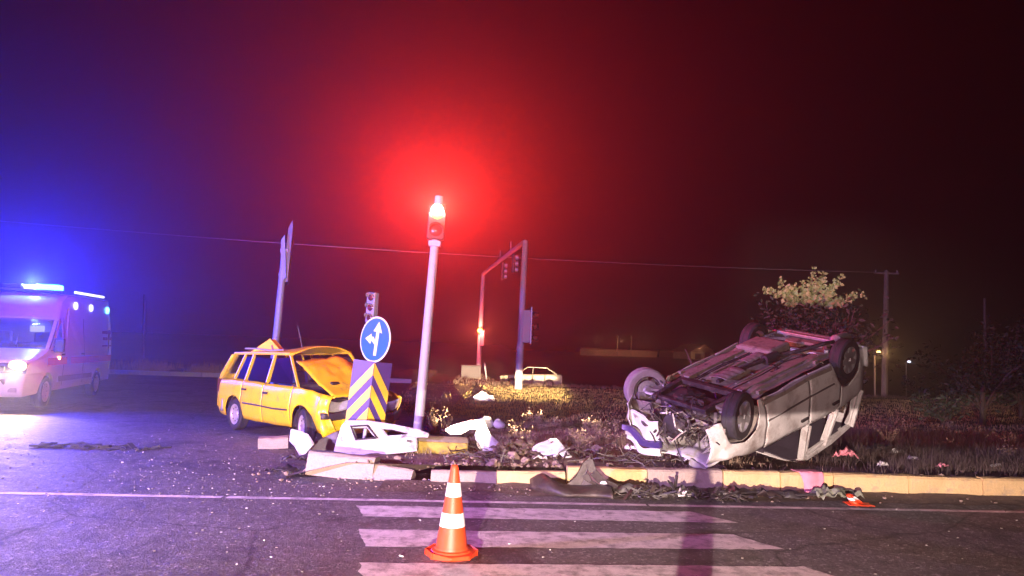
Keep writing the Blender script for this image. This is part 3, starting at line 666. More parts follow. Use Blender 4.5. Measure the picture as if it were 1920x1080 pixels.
# front: subframe, engine, arms
MB().bar((.95, -.50, .22), (.95, .50, .22), .10, .07).bar((1.0, -.45, .22), (1.62, -.42, .26), .08, .07).bar((1.0, .45, .22), (1.62, .42, .26), .08, .07).bar((1.55, -.46, .28), (1.55, .46, .26), .07, .06).build('subframe', 'underbody_dark', vroot, bevel=.01)
MB().box((1.28, .18, .44), (.46, .44, .34)).box((1.25, -.22, .46), (.36, .34, .30)).blob((1.25, .12, .26), (.46, .34, .12), 4, .4, 2).build('engine', 'underbody_dark', vroot, bevel=.03)
MB().tube([(1.22, -.05, .34), (1.35, -.42, .33), (1.36, -.66, .33)], .024, 8).tube([(1.25, .3, .34), (1.42, .6, .36)], .024, 8).build('drive_shaft', 'metal_bright', vroot)
for s in (-1, 1): MB().plate([[(1.0, s*.42, .22), (1.42, s*.46, .22), (1.40, s*.66, .25), (1.30, s*.66, .25)]], (0, 0, .035)).build('control_arm', 'underbody', vroot, bevel=.006)
for s in (-1, 1):
    MB().grid(lambda u, v: V.wob(Vector((1.35+.42*math.cos(PI*u), s*(.40+.40*v), WZ+.40*math.sin(PI*u)-.02))), 16, 4).build('wheel_arch_liner', 'underbody', vroot, smooth=True, thick=.01)
    MB().grid(lambda u, v: (-1.35+.41*math.cos(PI*u), s*(.42+.38*v), WZ+.40*math.sin(PI*u)), 16, 2).build('wheel_arch_liner', 'underbody_dark', vroot, smooth=True, thick=.01)
# crushed nose: a tangle of small pieces
mb, mb2 = MB(), MB(); r = random.Random(5)
for k in range(64):
    c = Vector((r.uniform(1.15, 1.98), r.uniform(-.70, .60), r.uniform(.22, .86))); dd = Vector((r.gauss(0, 1), r.gauss(0, 1), r.gauss(0, .7))).normalized()*r.uniform(.04, .16)
    (mb if k % 4 else mb2).bar(c-dd, c+dd, r.uniform(.01, .035), r.uniform(.006, .02))
for k in range(44):
    c = Vector((r.uniform(1.3, 1.95), r.uniform(-.66, .3), r.uniform(.3, .8))); q = [c]
    for j in range(5): q.append(q[-1]+Vector((r.gauss(0, .08), r.gauss(0, .08), r.gauss(0, .07))))
    (mb if k % 2 else mb2).tube(q, r.uniform(.006, .016), 5)
for k in range(16):
    c = Vector((r.uniform(1.2, 1.9), r.uniform(-.62, .35), r.uniform(.34, .74))); mb.blob(c, (r.uniform(.1, .3), r.uniform(.1, .26), r.uniform(.08, .22)), k, .5, 2)
MB().lathe([(0, 0), (.16, 0), (.17, .03), (.05, .06), (0, .06)], 20, Matrix.Rotation(PI/2, 3, 'Y')).map(lambda p: p+Vector((1.86, -.12, .46))).build('fan', 'black_plastic', vroot, smooth=True)
MB().lathe([(.0, 0), (.07, 0), (.07, .03), (.055, .04), (.07, .05), (.07, .08), (0, .08)], 18, AX_Y).map(lambda p: p+Vector((1.38, -.50, .44))).build('pulley', 'metal_bright', vroot, smooth=True)
MB().box((1.55, .42, .62), (.26, .20, .18), (.2, .3, .1)).build('battery', 'black_plastic', vroot, bevel=.01)
stuff(mb.build('crushed_metal', 'underbody_dark', vroot)); stuff(mb2.build('crushed_metal', 'metal_bright', vroot))
MB().grid(lambda u, v: V.wob(Vector((2.06+.03*math.sin(u*6), .05+.56*u, .38+.28*v))), 10, 6).build('radiator', 'white_scuffed', vroot, thick=.03)
MB().grid(lambda u, v: V.wob(Vector((2.12, -.02+.74*u, .66+.08*v))), 12, 2).build('crash_beam', 'sign_violet', vroot, thick=.05)
MB().grid(lambda u, v: V.wob(Vector((2.09+.06*math.sin(u*5), .02+.68*u, .77+.11*v))), 14, 4).build('front_bumper', 'white_scuffed', vroot, smooth=True, thick=.02)
MB().grid(lambda u, v: V.wob(Vector((2.03, .38+.34*u, .70+.13*v))), 6, 4).build('headlight', 'lens_clear', vroot, thick=.04)
MB().grid(lambda u, v: V.wob(Vector((2.02, -.66+.34*u, .84+.07*v))), 6, 3).build('headlight', 'lens_clear', vroot, thick=.05)
MB().box((-.6, .36, .95), (.16, .5, .6)).box((-.35, .36, .66), (.5, .5, .16)).build('seat', 'seat_dark', vroot, bevel=.04)
MB().box((-.6, -.36, .95), (.16, .5, .6)).box((-.35, -.36, .66), (.5, .5, .16)).build('seat', 'seat_dark', vroot, bevel=.04)
MB().box((-1.5, 0, .95), (.16, 1.2, .6)).build('rear_seat', 'seat_dark', vroot, bevel=.04)
MB().grid(lambda u, v: V.wob(Vector((.75-2.6*u, .60-.12*v, .95+.70*v))), 10, 4).build('dark_backing_sheet', 'seat_dark', vroot, thick=.02)  # dark sheet added to black out the window openings
MB().grid(lambda u, v: V.wob(Vector((-.2-1.65*u, (2*v-1)*.60, 1.62))), 10, 6).build('headliner', 'seat_dark', vroot, thick=.02)
MB().grid(lambda u, v: V.wob(Vector((.78-.1*v, (2*u-1)*.70, .5+.62*v))), 6, 4).build('bulkhead', 'seat_dark', vroot, thick=.03)
wheel(vroot, (1.36, .80, .31), .315, .20, 'alloy', 'rubber_dusty', 7, 1, (R(6), 0, R(28)))
mb = MB().lathe([(.0, -.13), (.06, -.13), (.08, -.10), (.15, -.09), (.15, -.075), (.09, -.06)], 18, AX_Y).box((.10, -.10, .08), (.10, .08, .16)).tube([(.05, -.14, 0), (-.1, -.3, .05)], .03, 7)
o = mb.build('wheel_hub', 'metal_bright', vroot, smooth=True); o.location = (1.36, .80, .31); o.rotation_euler = (R(6), 0, R(28))
wheel(vroot, (1.34, -.76, .31), .315, .20, 'alloy', 'rubber', 5, -1, (0, 0, R(-10)))
wheel(vroot, (-1.35, -.78, .32), .315, .20, 'alloy', 'rubber', 7, -1); wheel(vroot, (-1.35, .78, .32), .315, .20, 'alloy', 'rubber', 7, 1)

# ---- white saloon on the far side road
sroot = thing('parked_car', 'white saloon car standing on the far road behind the pale lit grass', 'car', (1.55, 51.9, ter_z(1.55, 51.9)+.03), (0, 0, PI-.06))
Z = Shell(sroot, 'cream_paint', .24, [(-2.1, .96), (-1.5, .97), (.8, .92), (2.1, .76)], .85, 2.1, -2.1, (1.28, -1.25), .36, 1.42)
for s in (-1, 1):
    Z.side('front_wing', .9, 2.08, s, .3, 14); Z.side('front_door', -.1, .9, s, .3, 8); Z.side('rear_door', -.95, -.1, s, .3, 8); Z.side('rear_quarter', -2.08, -.95, s, .3, 14)
    for a, b in (((1.0, .92), (.25, 1.40)), ((-.1, .93), (-.15, 1.41)), ((-1.75, .97), (-1.05, 1.38))): Z.pillar('pillar', a, b, s, .08)
    Z.pillar('roof_rail', (.27, 1.41), (-1.08, 1.40), s, .07)
    Z.window([(.85, .95), (-.06, .95), (-.1, 1.36), (.22, 1.36)], s, 'glass_dark'); Z.window([(-.16, .95), (-1.5, .98), (-1.05, 1.34), (-.2, 1.36)], s, 'glass_dark')
Z.top('roof', .3, -1.1, 8, .04, zf=lambda x: 1.42); Z.top('bonnet', .95, 2.08, 8, .03); Z.top('boot_lid', -1.7, -2.08, 4, .02)
MB().box((2.08, 0, .5), (.12, 1.5, .5)).build('front_bumper', 'cream_paint', sroot, bevel=.04); MB().box((-2.06, 0, .6), (.12, 1.55, .62)).build('rear_bumper', 'cream_paint', sroot, bevel=.04)
MB().box((0, 0, .5), (3.2, 1.4, .4)).build('floor_pan', 'seat_dark', sroot)
for x in (1.28, -1.25):
    for s in (-1, 1): wheel(sroot, (x, s*.74, .30), .30, .19, 'steel_rim', 'rubber', 0, s)

# ---- ambulance
ah = math.atan2(-.974, .228); av = Vector((math.cos(ah), math.sin(ah), 0)); al = Vector((-av.y, av.x, 0))
ao = Vector((-10.75, 17.35, 0))-av*1.9-al*.88
amb = thing('ambulance', 'white ambulance with glowing blue roof beacon and blazing headlights', 'ambulance', ao, (0, 0, ah))
HW = 1.0
prof = [(2.92, .30), (2.95, .55), (2.93, .80), (2.84, 1.02), (2.05, 1.27), (1.92, 1.33), (1.28, 2.02), (1.20, 2.08), (.92, 2.48), (.55, 2.66), (-2.9, 2.70), (-2.96, 2.45), (-3.0, .42)]
def aw(x, z): return HW-.10*sstep(2.2, 2.95, x)**1.5-.16*sstep(1.3, 2.72, z)-.05*sstep(.7, .3, z)
# side with wheel arches, split into cab and box
def aside(name, poly, s, holes=()):
    lp = [[Vector((x, s*aw(x, z), z)) for x, z in poly]]+[[Vector((x, s*aw(x, z), z)) for x, z in h] for h in holes]
    bm = bmesh.new(); t_ = MB().plate(lp, (0, -s*.03, 0))
    return t_.build(name, 'white_clean', amb)
def arch(x, r_, n=10, z=.36): return [(x+r_*math.cos(PI*(1-k/n)), z+r_*math.sin(PI*(1-k/n))) for k in range(n+1)]
for s in (-1, 1):
    aside('front_wing', [(.92, .36)]+[(1.40, .36)]+arch(1.9, .44)+[(2.40, .34), (2.92, .30), (2.95, .55), (2.93, .80), (2.84, 1.02), (2.05, 1.27), (1.92, 1.33), (1.86, 1.30), (.92, 1.28)], s)
    aside('front_door', [(.93, 1.29), (1.84, 1.31), (1.22, 1.98), (1.16, 2.06), (.93, 2.10)], s, [[(1.02, 1.36), (1.68, 1.38), (1.16, 1.94), (1.02, 1.96)]])
    aside('box_side', [(.91, .36), (.91, 2.46), (.55, 2.63), (-2.9, 2.67), (-2.95, 2.45), (-2.99, .44), (-2.35, .40)]+[(x, z) for x, z in arch(-1.85, .44)][::-1]+[(-1.35, .38)], s)
    aside('cab_shoulder', [(.92, 2.11), (1.16, 2.07), (1.20, 2.08), (.92, 2.46)], s)
    lp = [Vector((x, s*(aw(x, z)-.012), z)) for x, z in [(1.02, 1.36), (1.68, 1.38), (1.16, 1.94), (1.02, 1.96)]]
    MB().plate([lp], (0, -s*.01, 0)).build('window', 'glass', amb)
    MB().box((.0, s*(HW+.006), .62), (2.5, .02, .13)).build('lower_trim', 'sign_grey', amb, bevel=.006)
    MB().box((1.68, s*1.12, 1.42), (.14, .20, .32)).bar((1.62, s*.93, 1.38), (1.68, s*1.06, 1.4), .05, .05).build('mirror', 'black_plastic', amb, bevel=.03)
    for x0, x1 in ((.75, 2.0), (-2.95, .45)):
        MB().grid(lambda u, v: (x0+(x1-x0)*u, s*(aw(x0+(x1-x0)*u, 1.05)+.008), .96+.17*v), 8, 1).build('red_stripe', 'stripe_red', amb, thick=.004)
    if s > 0:
        r = random.Random(11)
        for z, n_, h in ((1.78, 5, .10), (1.60, 4, .10), (1.40, 8, .05)):
            for k in range(n_): 
                xx = -2.85+.85*k/n_; MB().box((xx, aw(xx, z)+.008, z), (.7/n_, .006, h*r.uniform(.7, 1))).build('lettering', 'letter_dark', amb)
    for k, x in enumerate((.0, -1.25, -2.75)):
        b_ = MB().lathe([(0, .05), (.085, .045), (.10, 0)], 14, AX_Y if s > 0 else Matrix.Rotation(PI/2, 3, 'X')).map(lambda p: p+Vector((x, s*aw(x, 2.42), 2.42))).build('side_lamp', 'lamp_white_lit' if k < 2 else 'beacon_lit', amb, smooth=True)
def strip(name, i0, i1, m_='white_clean', mask=None, nv=12):
    seg = prof[i0:i1+1]
    def fn(u, v):
        t_ = u*(len(seg)-1); i = min(int(t_), len(seg)-2); f = t_-i; x = seg[i][0]+(seg[i+1][0]-seg[i][0])*f; z = seg[i][1]+(seg[i+1][1]-seg[i][1])*f; q = 2*v-1
        return (x+(.07*(1-q*q) if x > 1.0 else 0), q*aw(x, z), z+(.04*(1-q**4) if z > 2.4 else 0))
    return MB().grid(fn, (len(seg)-1)*3, nv, mask).build(name, m_, amb, smooth=True, thick=.02)
strip('front_bumper', 0, 2, 'white_clean'); strip('grille', 2, 3, 'grey_plastic'); strip('bonnet', 3, 5); strip('windscreen', 5, 6, 'glass'); strip('cab_roof', 6, 9); strip('roof', 9, 10); strip('rear_end', 10, 12)
for s in (-1, 1): MB().bar((1.95, s*.95, 1.31), (1.28, s*.875, 2.03), .07, .06).build('windscreen_pillar', 'white_clean', amb)
MB().box((1.55, 0, 1.16), (.5, 1.7, .2)).build('dashboard', 'seat_dark', amb, bevel=.04)
for y in (-.5, .5): MB().box((.72, y, 1.35), (.16, .5, .75)).box((.95, y, .95), (.5, .5, .16)).build('seat', 'seat_dark', amb, bevel=.04)
MB().box((.50, 0, 1.4), (.04, 1.8, 1.9)).build('bulkhead', 'white_clean', amb)
MB().box((.62, .25, 1.80), (.12, .30, .16)).build('cab_glow', 'lamp_white_lit', amb, bevel=.02)  # glowing white box behind the windscreen
MB().box((0, 0, .40), (5.6, 1.5, .12)).build('chassis', 'underbody_dark', amb)
for s in (-1, 1):
    MB().lathe([(0, .07), (.16, .05), (.20, 0)], 16, Matrix.Rotation(PI/2, 3, 'Y')).map(lambda p: Vector((p.x, p.y*1.0, p.z*.8))+Vector((2.87, s*.70, .93))).build('headlight', 'headlight_lit', amb, smooth=True)
    MB().box((2.96, s*.68, .45), (.05, .16, .10)).build('fog_light', 'lens_clear', amb)
    MB().box((1.30, s*1.005, 1.12), (.10, .03, .06)).build('indicator', 'amber_lit', amb)
for s in (-1, 1):
    for x in (.915, -.55): MB().bar((x, s*(aw(x, .5)+.004), .45), (x, s*(aw(x, 1.2)+.004), 1.2), .012, .006).bar((x, s*(aw(x, 1.2)+.004), 1.2), (x, s*(aw(x, 2.1)+.004), 2.1), .012, .006).build('door_seam', 'black_plastic', amb)
    MB().box((1.05, s*(aw(1.05, 1.2)+.015), 1.2), (.16, .03, .04)).build('handle', 'black_plastic', amb); MB().box((-.4, s*(aw(-.4, 1.2)+.015), 1.2), (.16, .03, .04)).build('handle', 'black_plastic', amb)
    MB().box((-2.97, s*.86, 1.5), (.06, .14, .7)).build('tail_light', 'lens_dark', amb, bevel=.01)
    MB().tube([(1.95, s*.3, 1.40), (1.6, s*.2, 1.68)], .012, 5).build('wiper', 'black_plastic', amb)
MB().box((2.95, 0, .90), (.05, 1.0, .16)).box((2.98, 0, .62), (.05, 1.1, .14)).build('grille', 'black_plastic', amb, bevel=.02)
bar_ = MB().box((.55, 0, 2.74), (.34, 1.5, .06)).build('light_bar', 'grey_plastic', amb, bevel=.02)
for s in (-1, 1): MB().box((.55, s*.42, 2.83), (.28, .56, .14)).build('beacon', 'beacon_lit' if s > 0 else 'sign_violet', bar_, bevel=.04)
MB().box((.55, 0, 2.82), (.26, .22, .10)).build('bar_centre', 'lamp_white_lit', bar_, bevel=.02)
MB().tube([(-.2, .78, 2.78), (-2.6, .78, 2.80)], .035, 6).build('roof_lamp_strip', 'lamp_white_lit', amb)
MB().tube([(-.2, -.78, 2.78), (-2.6, -.78, 2.80)], .035, 6).build('roof_rail', 'galvanised', amb)
for x in (1.9, -1.85):
    for s in (-1, 1): wheel(amb, (x, s*.88, .36), .36, .22, 'steel_rim', 'rubber', 0, s)
def alocal(p): return ao+av*p[0]+al*p[1]+Vector((0, 0, p[2]))
for s in (-1, 1):
    p = alocal((3.02, s*.70, .93)); lamp('ambulance_headlight', 'SPOT', p, (1, .70, .36), 850, .12, alocal((5.5, s*.7+.8, -.1)), 75, .9)
lamp('ambulance_beacon', 'POINT', alocal((.55, .05, 2.98)), (.012, .022, 1), 6200, .10)
# ------------------------------------------------------------------ street furniture
def frame_z(axis):      # rotation taking +z to axis
    return Vector(axis).normalized().to_track_quat('Z', 'Y').to_matrix()
# leaning signal mast
b0 = atd(783, 803, 13.3); b1 = atd(816, 452, 13.3); b0.z = isl_z(b0.x, b0.y); ax = (b1-b0)
sm = thing('signal_mast', 'leaning grey signal mast with a glowing red lamp on top', 'traffic light', b0); Ls = ax.length; Rm = frame_z(ax)
sm.rotation_euler = Rm.to_euler()
qd = sm.rotation_euler.to_matrix().inverted() @ Vector((.06, -1, 0)); qa = math.atan2(qd.y, qd.x); RZ = Matrix.Rotation(qa, 3, 'Z')      # head faces the camera side
def hm(p): return RZ @ Vector(p)
MB().lathe([(.092, 0), (.088, .3), (.076, Ls*.97), (.06, Ls*.975), (.06, Ls+.02)], 20).build('pole', 'pole_paint', sm, smooth=True)
MB().lathe([(0, .02), (.19, .02), (.19, 0)], 16).box((.12, .12, .03), (.04, .04, .05)).box((-.12, .12, .03), (.04, .04, .05)).box((.12, -.12, .03), (.04, .04, .05)).build('base_plate', 'galvanised', sm)
def sighead(parent, z0, n, sc, lit=None, mt='black_plastic', turn=hm, off=(0, 0), board=True):
    h = .30*sc; w = .30*sc
    hb = MB(); hb.box((off[0], off[1], z0+h*n/2), (.20*sc, w, h*n)); hb.map(lambda p: turn(p)); body = hb.build('signal_head', mt, parent, bevel=.02)
    for k in range(n):
        zc = z0+h*(k+.5); Mx = Matrix.Rotation(PI/2, 3, 'Y')
        MB().lathe([(0, .035*sc), (.07*sc, .028*sc), (.105*sc, .0)], 18, Mx).map(lambda p: turn(p+Vector((off[0]+.10*sc, off[1], zc)))).build('lens', 'signal_lit' if k == lit else 'lens_dark', body, smooth=True)
        MB().grid(lambda u, v: turn(Vector((off[0]+.10*sc+(.05+.14*math.sin(PI*v))*sc*u, off[1]+.118*sc*math.cos(PI*v), zc+.118*sc*math.sin(PI*v)))), 3, 12).build('visor', mt, body, smooth=True, thick=.006)
    return body
hb = sighead(sm, Ls+.02, 2, 1.06, 1, 'black_plastic')
MB().lathe([(.06, 0), (.075, .02), (.075, .16), (0, .17)], 14).map(lambda p: p+Vector((0, 0, Ls+.02+.636))).build('top_cap', 'pole_paint', sm, smooth=True)
MB().box((0, 0, Ls-.05), (.16, .22, .10)).build('bracket', 'pole_paint', sm, bevel=.01)
lampp = sm.rotation_euler.to_matrix() @ hm((.20, 0, Ls+.02+.318*1.5)) + b0
lamp('signal_lamp', 'POINT', lampp, (1, .028, .018), 11500, .03, upward=(-.65, .55, .03, 1))

# blue arrow sign and folded chevron marker on one short post
c0 = gnd(690, 845); cp = atd(686, 800, 11.3); ctop = atd(708, 637, 11.3); cdir = (ctop-cp).normalized()
pb = cp-cdir*((cp.z-.16)/cdir.z)
ps = thing('keep_direction_sign', 'round blue sign with straight-on and left arrows above a folded chevron board', 'road sign', pb); Rs = frame_z(cdir); ps.rotation_euler = Rs.to_euler()
iv = ps.rotation_euler.to_matrix().inverted()
MB().tube([(0, 0, 0), (0, 0, (ctop-pb).length+.05)], .03, 10).build('post', 'galvanised', ps, smooth=True)
def facing(yaw):         # local frame whose +x faces the viewer turned by yaw
    n = Vector((math.sin(yaw), -math.cos(yaw), 0)); nl = (iv @ n); nl.z = 0; nl.normalize(); s_ = Vector((0, 0, 1)).cross(nl); return nl, s_
nl, sv = facing(R(-40)); zc = (ctop-pb).length
# disc: dish with white rim, blue face and raised arrows
def sp(a, b, d): return nl*d+sv*a+Vector((0, 0, zc+b))
rd = .345
MB().plate([[sp(rd*math.cos(2*PI*k/40), rd*math.sin(2*PI*k/40), .05) for k in range(40)]], nl*-.012).build('sign_back', 'sign_white', ps)
face = MB().plate([[sp(rd*.93*math.cos(2*PI*k/40), rd*.93*math.sin(2*PI*k/40), .052) for k in range(40)]], nl*.004).build('sign_face', 'sign_blue', ps)
def art(pts, name='arrow'): MB().plate([[sp(a, b, .057) for a, b in pts]], nl*.003).build(name, 'sign_white', face)
art([(.015, -.24), (.075, -.24), (.085, .12), (.15, .10), (.055, .27), (-.05, .12), (.022, .12)])
art([(.012, -.075), (.014, -.02), (-.03, .035), (-.085, .035), (-.085, .08), (-.215, .0), (-.085, -.075), (-.085, -.03), (-.055, -.03)])
# chevron board: two wings folded along the centre
n1, s1 = facing(R(-12)); n2, s2 = facing(R(36)); zb0, zb1 = zc-1.30, zc-.33
zb0 = max(.10, zb0)
def wing(t_, z, d=0): 
    return (n1+n2).normalized()*.08+((s1*t_+n1*d) if t_ < 0 else (s2*t_*.86+n2*d))+Vector((0, 0, z))
bd = [MB().plate([[wing(-.34, zb0), wing(-.001, zb0), wing(-.001, zb1), wing(-.34, zb1)]], n1*-.012).build('board_panel', 'sign_violet', ps), MB().plate([[wing(.001, zb0), wing(.34, zb0), wing(.34, zb1), wing(.001, zb1)]], n2*-.012).build('board_panel', 'sign_violet', ps)]
for zt in (zb1-.02, zb1-.35, zb1-.68):
    for k, (sg_, n_, mt) in enumerate(((-1, n1, 'sign_yellow'), (1, n2, 'sign_yellow'))):
        q = [(0.003, zt), (.335, zt-.42), (.335, zt-.60), (.003, zt-.18)]
        q = [(a, b) for a, b in q]; poly = []
        for a, b in q: poly.append((a, b))
        if poly[1][1] < zb0+.01:        # clip at the lower edge
            a1 = .003+.332*(zt-zb0-.012)/.42; a2 = .003+.332*max(0, (zt-.18-zb0-.012))/.42
            poly = [(.003, zt), (min(.335, a1), zb0+.012), (max(.004, min(.335, a2)), zb0+.012), (.003, max(zb0+.012, zt-.18))]
        elif poly[2][1] < zb0+.01:
            a2 = .003+.332*max(0, (zt-.18-zb0-.012))/.42
            poly = [(.003, zt), (.335, zt-.42), (.335, zb0+.012), (max(.004, a2), zb0+.012), (.003, max(zb0+.013, zt-.18))]
        MB().plate([[wing(sg_*a, b, .004) for a, b in poly]], n_*.003).build('chevron', mt, bd[k])

# small three-light signal with a yellow disc, behind the arrow sign
p0 = atd(684, 800, 20); p0.z = 0
tl = thing('traffic_light', 'unlit three-lens traffic light above a yellow disc behind the blue arrow sign', 'traffic light', p0, (0, R(1.6), 0))
zt = atd(684, 605, 20).z
MB().tube([(0, 0, 0), (0, 0, zt+.1)], .05, 10).build('pole', 'pole_paint', tl, smooth=True)
tf = lambda p: Matrix.Rotation(R(-118), 3, 'Z') @ Vector(p)
sighead(tl, zt, 3, .90, None, 'pole_paint', tf, (.06, 0))
zd = atd(684, 626, 20).z
MB().lathe([(0, .04), (.20, .04), (.205, 0), (0, -.02)], 24, Matrix.Rotation(PI/2, 3, 'X')).map(lambda p: p+Vector((-.04, -.07, zd))).build('yellow_disc', 'sign_yellow', tl, smooth=True)

# tall pole with a board seen edge-on
p0 = atd(506, 760, 23); p0.z = 0; pt = atd(534, 470, 23)
ts = thing('tall_sign', 'tall pale pole carrying a sign board seen edge-on behind the yellow car', 'road sign', p0); D = pt-p0; ts.rotation_euler = frame_z(D).to_euler(); Lt = D.length
MB().tube([(0, 0, 0), (0, 0, Lt)], [.12, .095], 12).build('pole', 'pole_paint', ts, smooth=True)
iv2 = ts.rotation_euler.to_matrix().inverted()
e1 = [iv2 @ (atd(x, y, 23)-p0) for x, y in ((530, 530), (541, 412+15), (549, 412), (549, 425), (539, 528))]
dpt = (iv2 @ Vector((-.25, .97, 0)))*1.5
MB().plate([[q for q in e1]], dpt).build('board_panel', 'sign_grey', ts)
MB().bar(iv2 @ (atd(526, 470, 23)-p0), iv2 @ (atd(541, 470, 23)-p0), .10, .10).bar(iv2 @ (atd(523, 515, 23)-p0), iv2 @ (atd(538, 515, 23)-p0), .10, .10).build('bracket', 'pole_paint', ts)
MB().plate([[iv2 @ (atd(x, y, 22.9)-p0) for x, y in ((527, 450), (534, 440), (536, 520), (526, 528))]], dpt*.08).build('back_rail', 'pole_paint', ts)

# gantry over the far road
g1 = atd(972, 728, 33); g1.z = -.03; g2 = atd(896, 712, 45.5); g2.z = -.1; t1 = atd(985, 452, 33); t2 = atd(906, 513, 45.5)
ga = thing('signal_gantry', 'pale pipe gantry of two posts and a crossbar spanning the far road', 'gantry', g1)
def gl(p): return Vector(p)-g1
MB().tube([gl(g1), gl(g1+(t1-g1)*.30), gl(g1+(t1-g1)*.31), gl(t1)], [.17, .165, .14, .13], 12).build('post', 'pole_paint', ga, smooth=True)
MB().tube([gl(g2), gl(t2)], [.15, .12], 12).build('post', 'pole_paint', ga, smooth=True)
MB().tube([gl(t1-Vector((0, 0, .05))), gl(t1.lerp(t2, .03)), gl(t1.lerp(t2, .97)), gl(t2-Vector((0, 0, .05)))], .11, 10).build('crossbar', 'pole_paint', ga, smooth=True)
for f, dz in ((.28, .0), (.52, .0)):
    c = gl(t1.lerp(t2, f)); MB().box(c+Vector((.15, 0, -.55)), (.16, .36, .95)).build('signal_head', 'black_plastic', ga, bevel=.03)
    MB().bar(c, c+Vector((.0, 0, .55)), .05, .05).bar(c, c+Vector((.15, 0, -.2)), .04, .04).build('bracket', 'pole_paint', ga)
    for k in range(3): MB().lathe([(.11, 0), (.12, .16)], 10, Matrix.Rotation(PI/2, 3, 'Y')).map(lambda p: p+c+Vector((.23, 0, -.85+.3*k))).build('visor', 'galvanised', ga, thick=.01)
bx = atd(987, 612, 33); c = gl(bx)
MB().box(c, (.34, .30, 1.45)).build('signal_head', 'sign_grey', ga, bevel=.03); MB().box(c+Vector((.20, 0, .04)), (.05, .7, 1.62)).build('backing_board', 'sign_white', ga)
for k in range(3): MB().lathe([(.12, 0), (.13, .30)], 10, Matrix.Rotation(PI/2, 3, 'Y')).map(lambda p: p+c+Vector((.24, 0, -.5+.5*k))).build('visor', 'black_plastic', ga, smooth=True, thick=.01)
lp_ = atd(900, 620, 45.2); c = gl(lp_)
MB().lathe([(0, .10), (.13, .08), (.17, 0)], 16, Matrix.Rotation(PI/2, 3, 'X')).map(lambda p: p+c).build('lamp_lens', 'signal_lit', ga, smooth=True)
MB().box(gl(atd(904, 634, 45.3)), (.26, .24, .95)).build('signal_head', 'sign_grey', ga, bevel=.03)
lamp('gantry_lamp', 'POINT', lp_+Vector((0, -.35, 0)), (1, .10, .06), 800, .12)
# cabinet
p = atd(882, 722, 44); p.z = -.12
cb = thing('control_cabinet', 'low grey control cabinet at the foot of the far gantry post', 'cabinet', p, (0, 0, R(4)))
MB().box((0, 0, .42), (1.15, .45, .70)).build('body', 'grey_plastic', cb, bevel=.02); MB().box((0, 0, .80), (1.25, .52, .06)).build('lid', 'grey_plastic', cb, bevel=.01); MB().box((0, 0, .05), (1.2, .5, .1)).build('plinth', 'kerb_bare', cb)
p = atd(912, 722, 44); p.z = -.12
mk = thing('marker_post', 'thin leaning marker post right of the control cabinet', 'post', p, (0, R(-9), 0)); MB().tube([(0, 0, 0), (0, 0, .95)], .05, 8).build('post', 'pole_paint', mk); MB().lathe([(0, 0), (.055, 0), (.055, .03), (0, .05)], 8).map(lambda q: q+Vector((0, 0, .95))).build('cap', 'sign_grey', mk)

# utility poles and the wire between them
def upole(px, py0, py1, y, label, r=.16, wire=True, group=None):
    b = atd(px[0], py0, y); b.z = ter_z(b.x, b.y); t_ = atd(px[1], py1, y)
    o = thing('utility_pole', label, 'pole', b, (0, 0, 0), group); q = t_-b
    MB().tube([(0, 0, 0), q*.5, q], [r, r*.82, r*.62], 8).build('pole', 'pole_concrete', o, smooth=True)
    if wire:
        MB().bar(q+Vector((-.75, 0, -.15)), q+Vector((.75, 0, -.15)), .10, .10).build('crossarm', 'pole_concrete', o)
        for k in (-.65, 0, .65): MB().lathe([(0, 0), (.05, 0), (.04, .12), (0, .16)], 8).map(lambda p: p+q+Vector((k, 0, -.09))).build('insulator', 'stone_white', o)
    return t_
wt = upole((1658, 1662), 745, 508, 45, 'concrete utility pole with a short crossarm right of the overturned car', .20)
upole((267, 271), 690, 552, 62, 'faint distant pole between the ambulance and the yellow car', .14, False)
upole((1848, 1846), 700, 560, 50, 'thin dark pole above the bushes at the right', .12, False)
wl = atd(-420, 372, 36); pts = []
for i in range(41):
    t = i/40; p = wt.lerp(wl, t); p.z -= 1.1*4*t*(1-t)*.5+.1; pts.append(p)
tag(MB().tube(pts, .020, 5).build('power_line', 'galvanised'), 'single power line sagging across the night sky', 'cable')

# ------------------------------------------------------------------ traffic cone
pc = gnd(846, 1040)
co = thing('traffic_cone', 'orange traffic cone with two white bands on the crosswalk', 'traffic cone', pc, (0, 0, R(25)))
H = .72; ro = lambda z: .142-(.142-.030)*z/H
def band(z0, z1, n=5, d=0): return [(ro(z0+(z1-z0)*i/n)+d, z0+(z1-z0)*i/n) for i in range(n+1)]
z0, z1, z2, z3, z4 = .035, .235, .345, .475, .585
for a, b in ((z0, z1), (z2, z3), (z4, H)): MB().lathe(band(a, b)+([(.022, H+.008), (.018, H-.03)] if b == H else []), 32).build('cone_body', 'cone_orange', co, smooth=True)
for a, b in ((z1, z2), (z3, z4)): MB().lathe([(ro(a), a)]+band(a+.002, b-.002, 4, .003)+[(ro(b), b)], 32).build('white_band', 'cone_white', co, smooth=True)
MB().plate([[(.205*math.cos(k*PI/4+PI/8)*1.04, .205*math.sin(k*PI/4+PI/8)*1.04, .004) for k in range(8)]], (0, 0, .032)).build('base', 'cone_orange', co, bevel=.012)
MB().lathe([(.172, .036), (.165, .048), (.142, .055), (.138, .075)], 28).build('collar', 'cone_orange', co, smooth=True)

shadow_cone = co.copy(); COL.objects.link(shadow_cone); shadow_cone.location = (.47, 2.2, 0); shadow_cone['label'] = 'unseen orange traffic cone added below the picture edge to cast a shadow band'; co['group'] = shadow_cone['group'] = 'traffic cones on the crosswalk'  # out-of-view copy added to cast the dark band over the crosswalk
for ch in list(co.children): q_ = ch.copy(); COL.objects.link(q_); q_.parent = shadow_cone
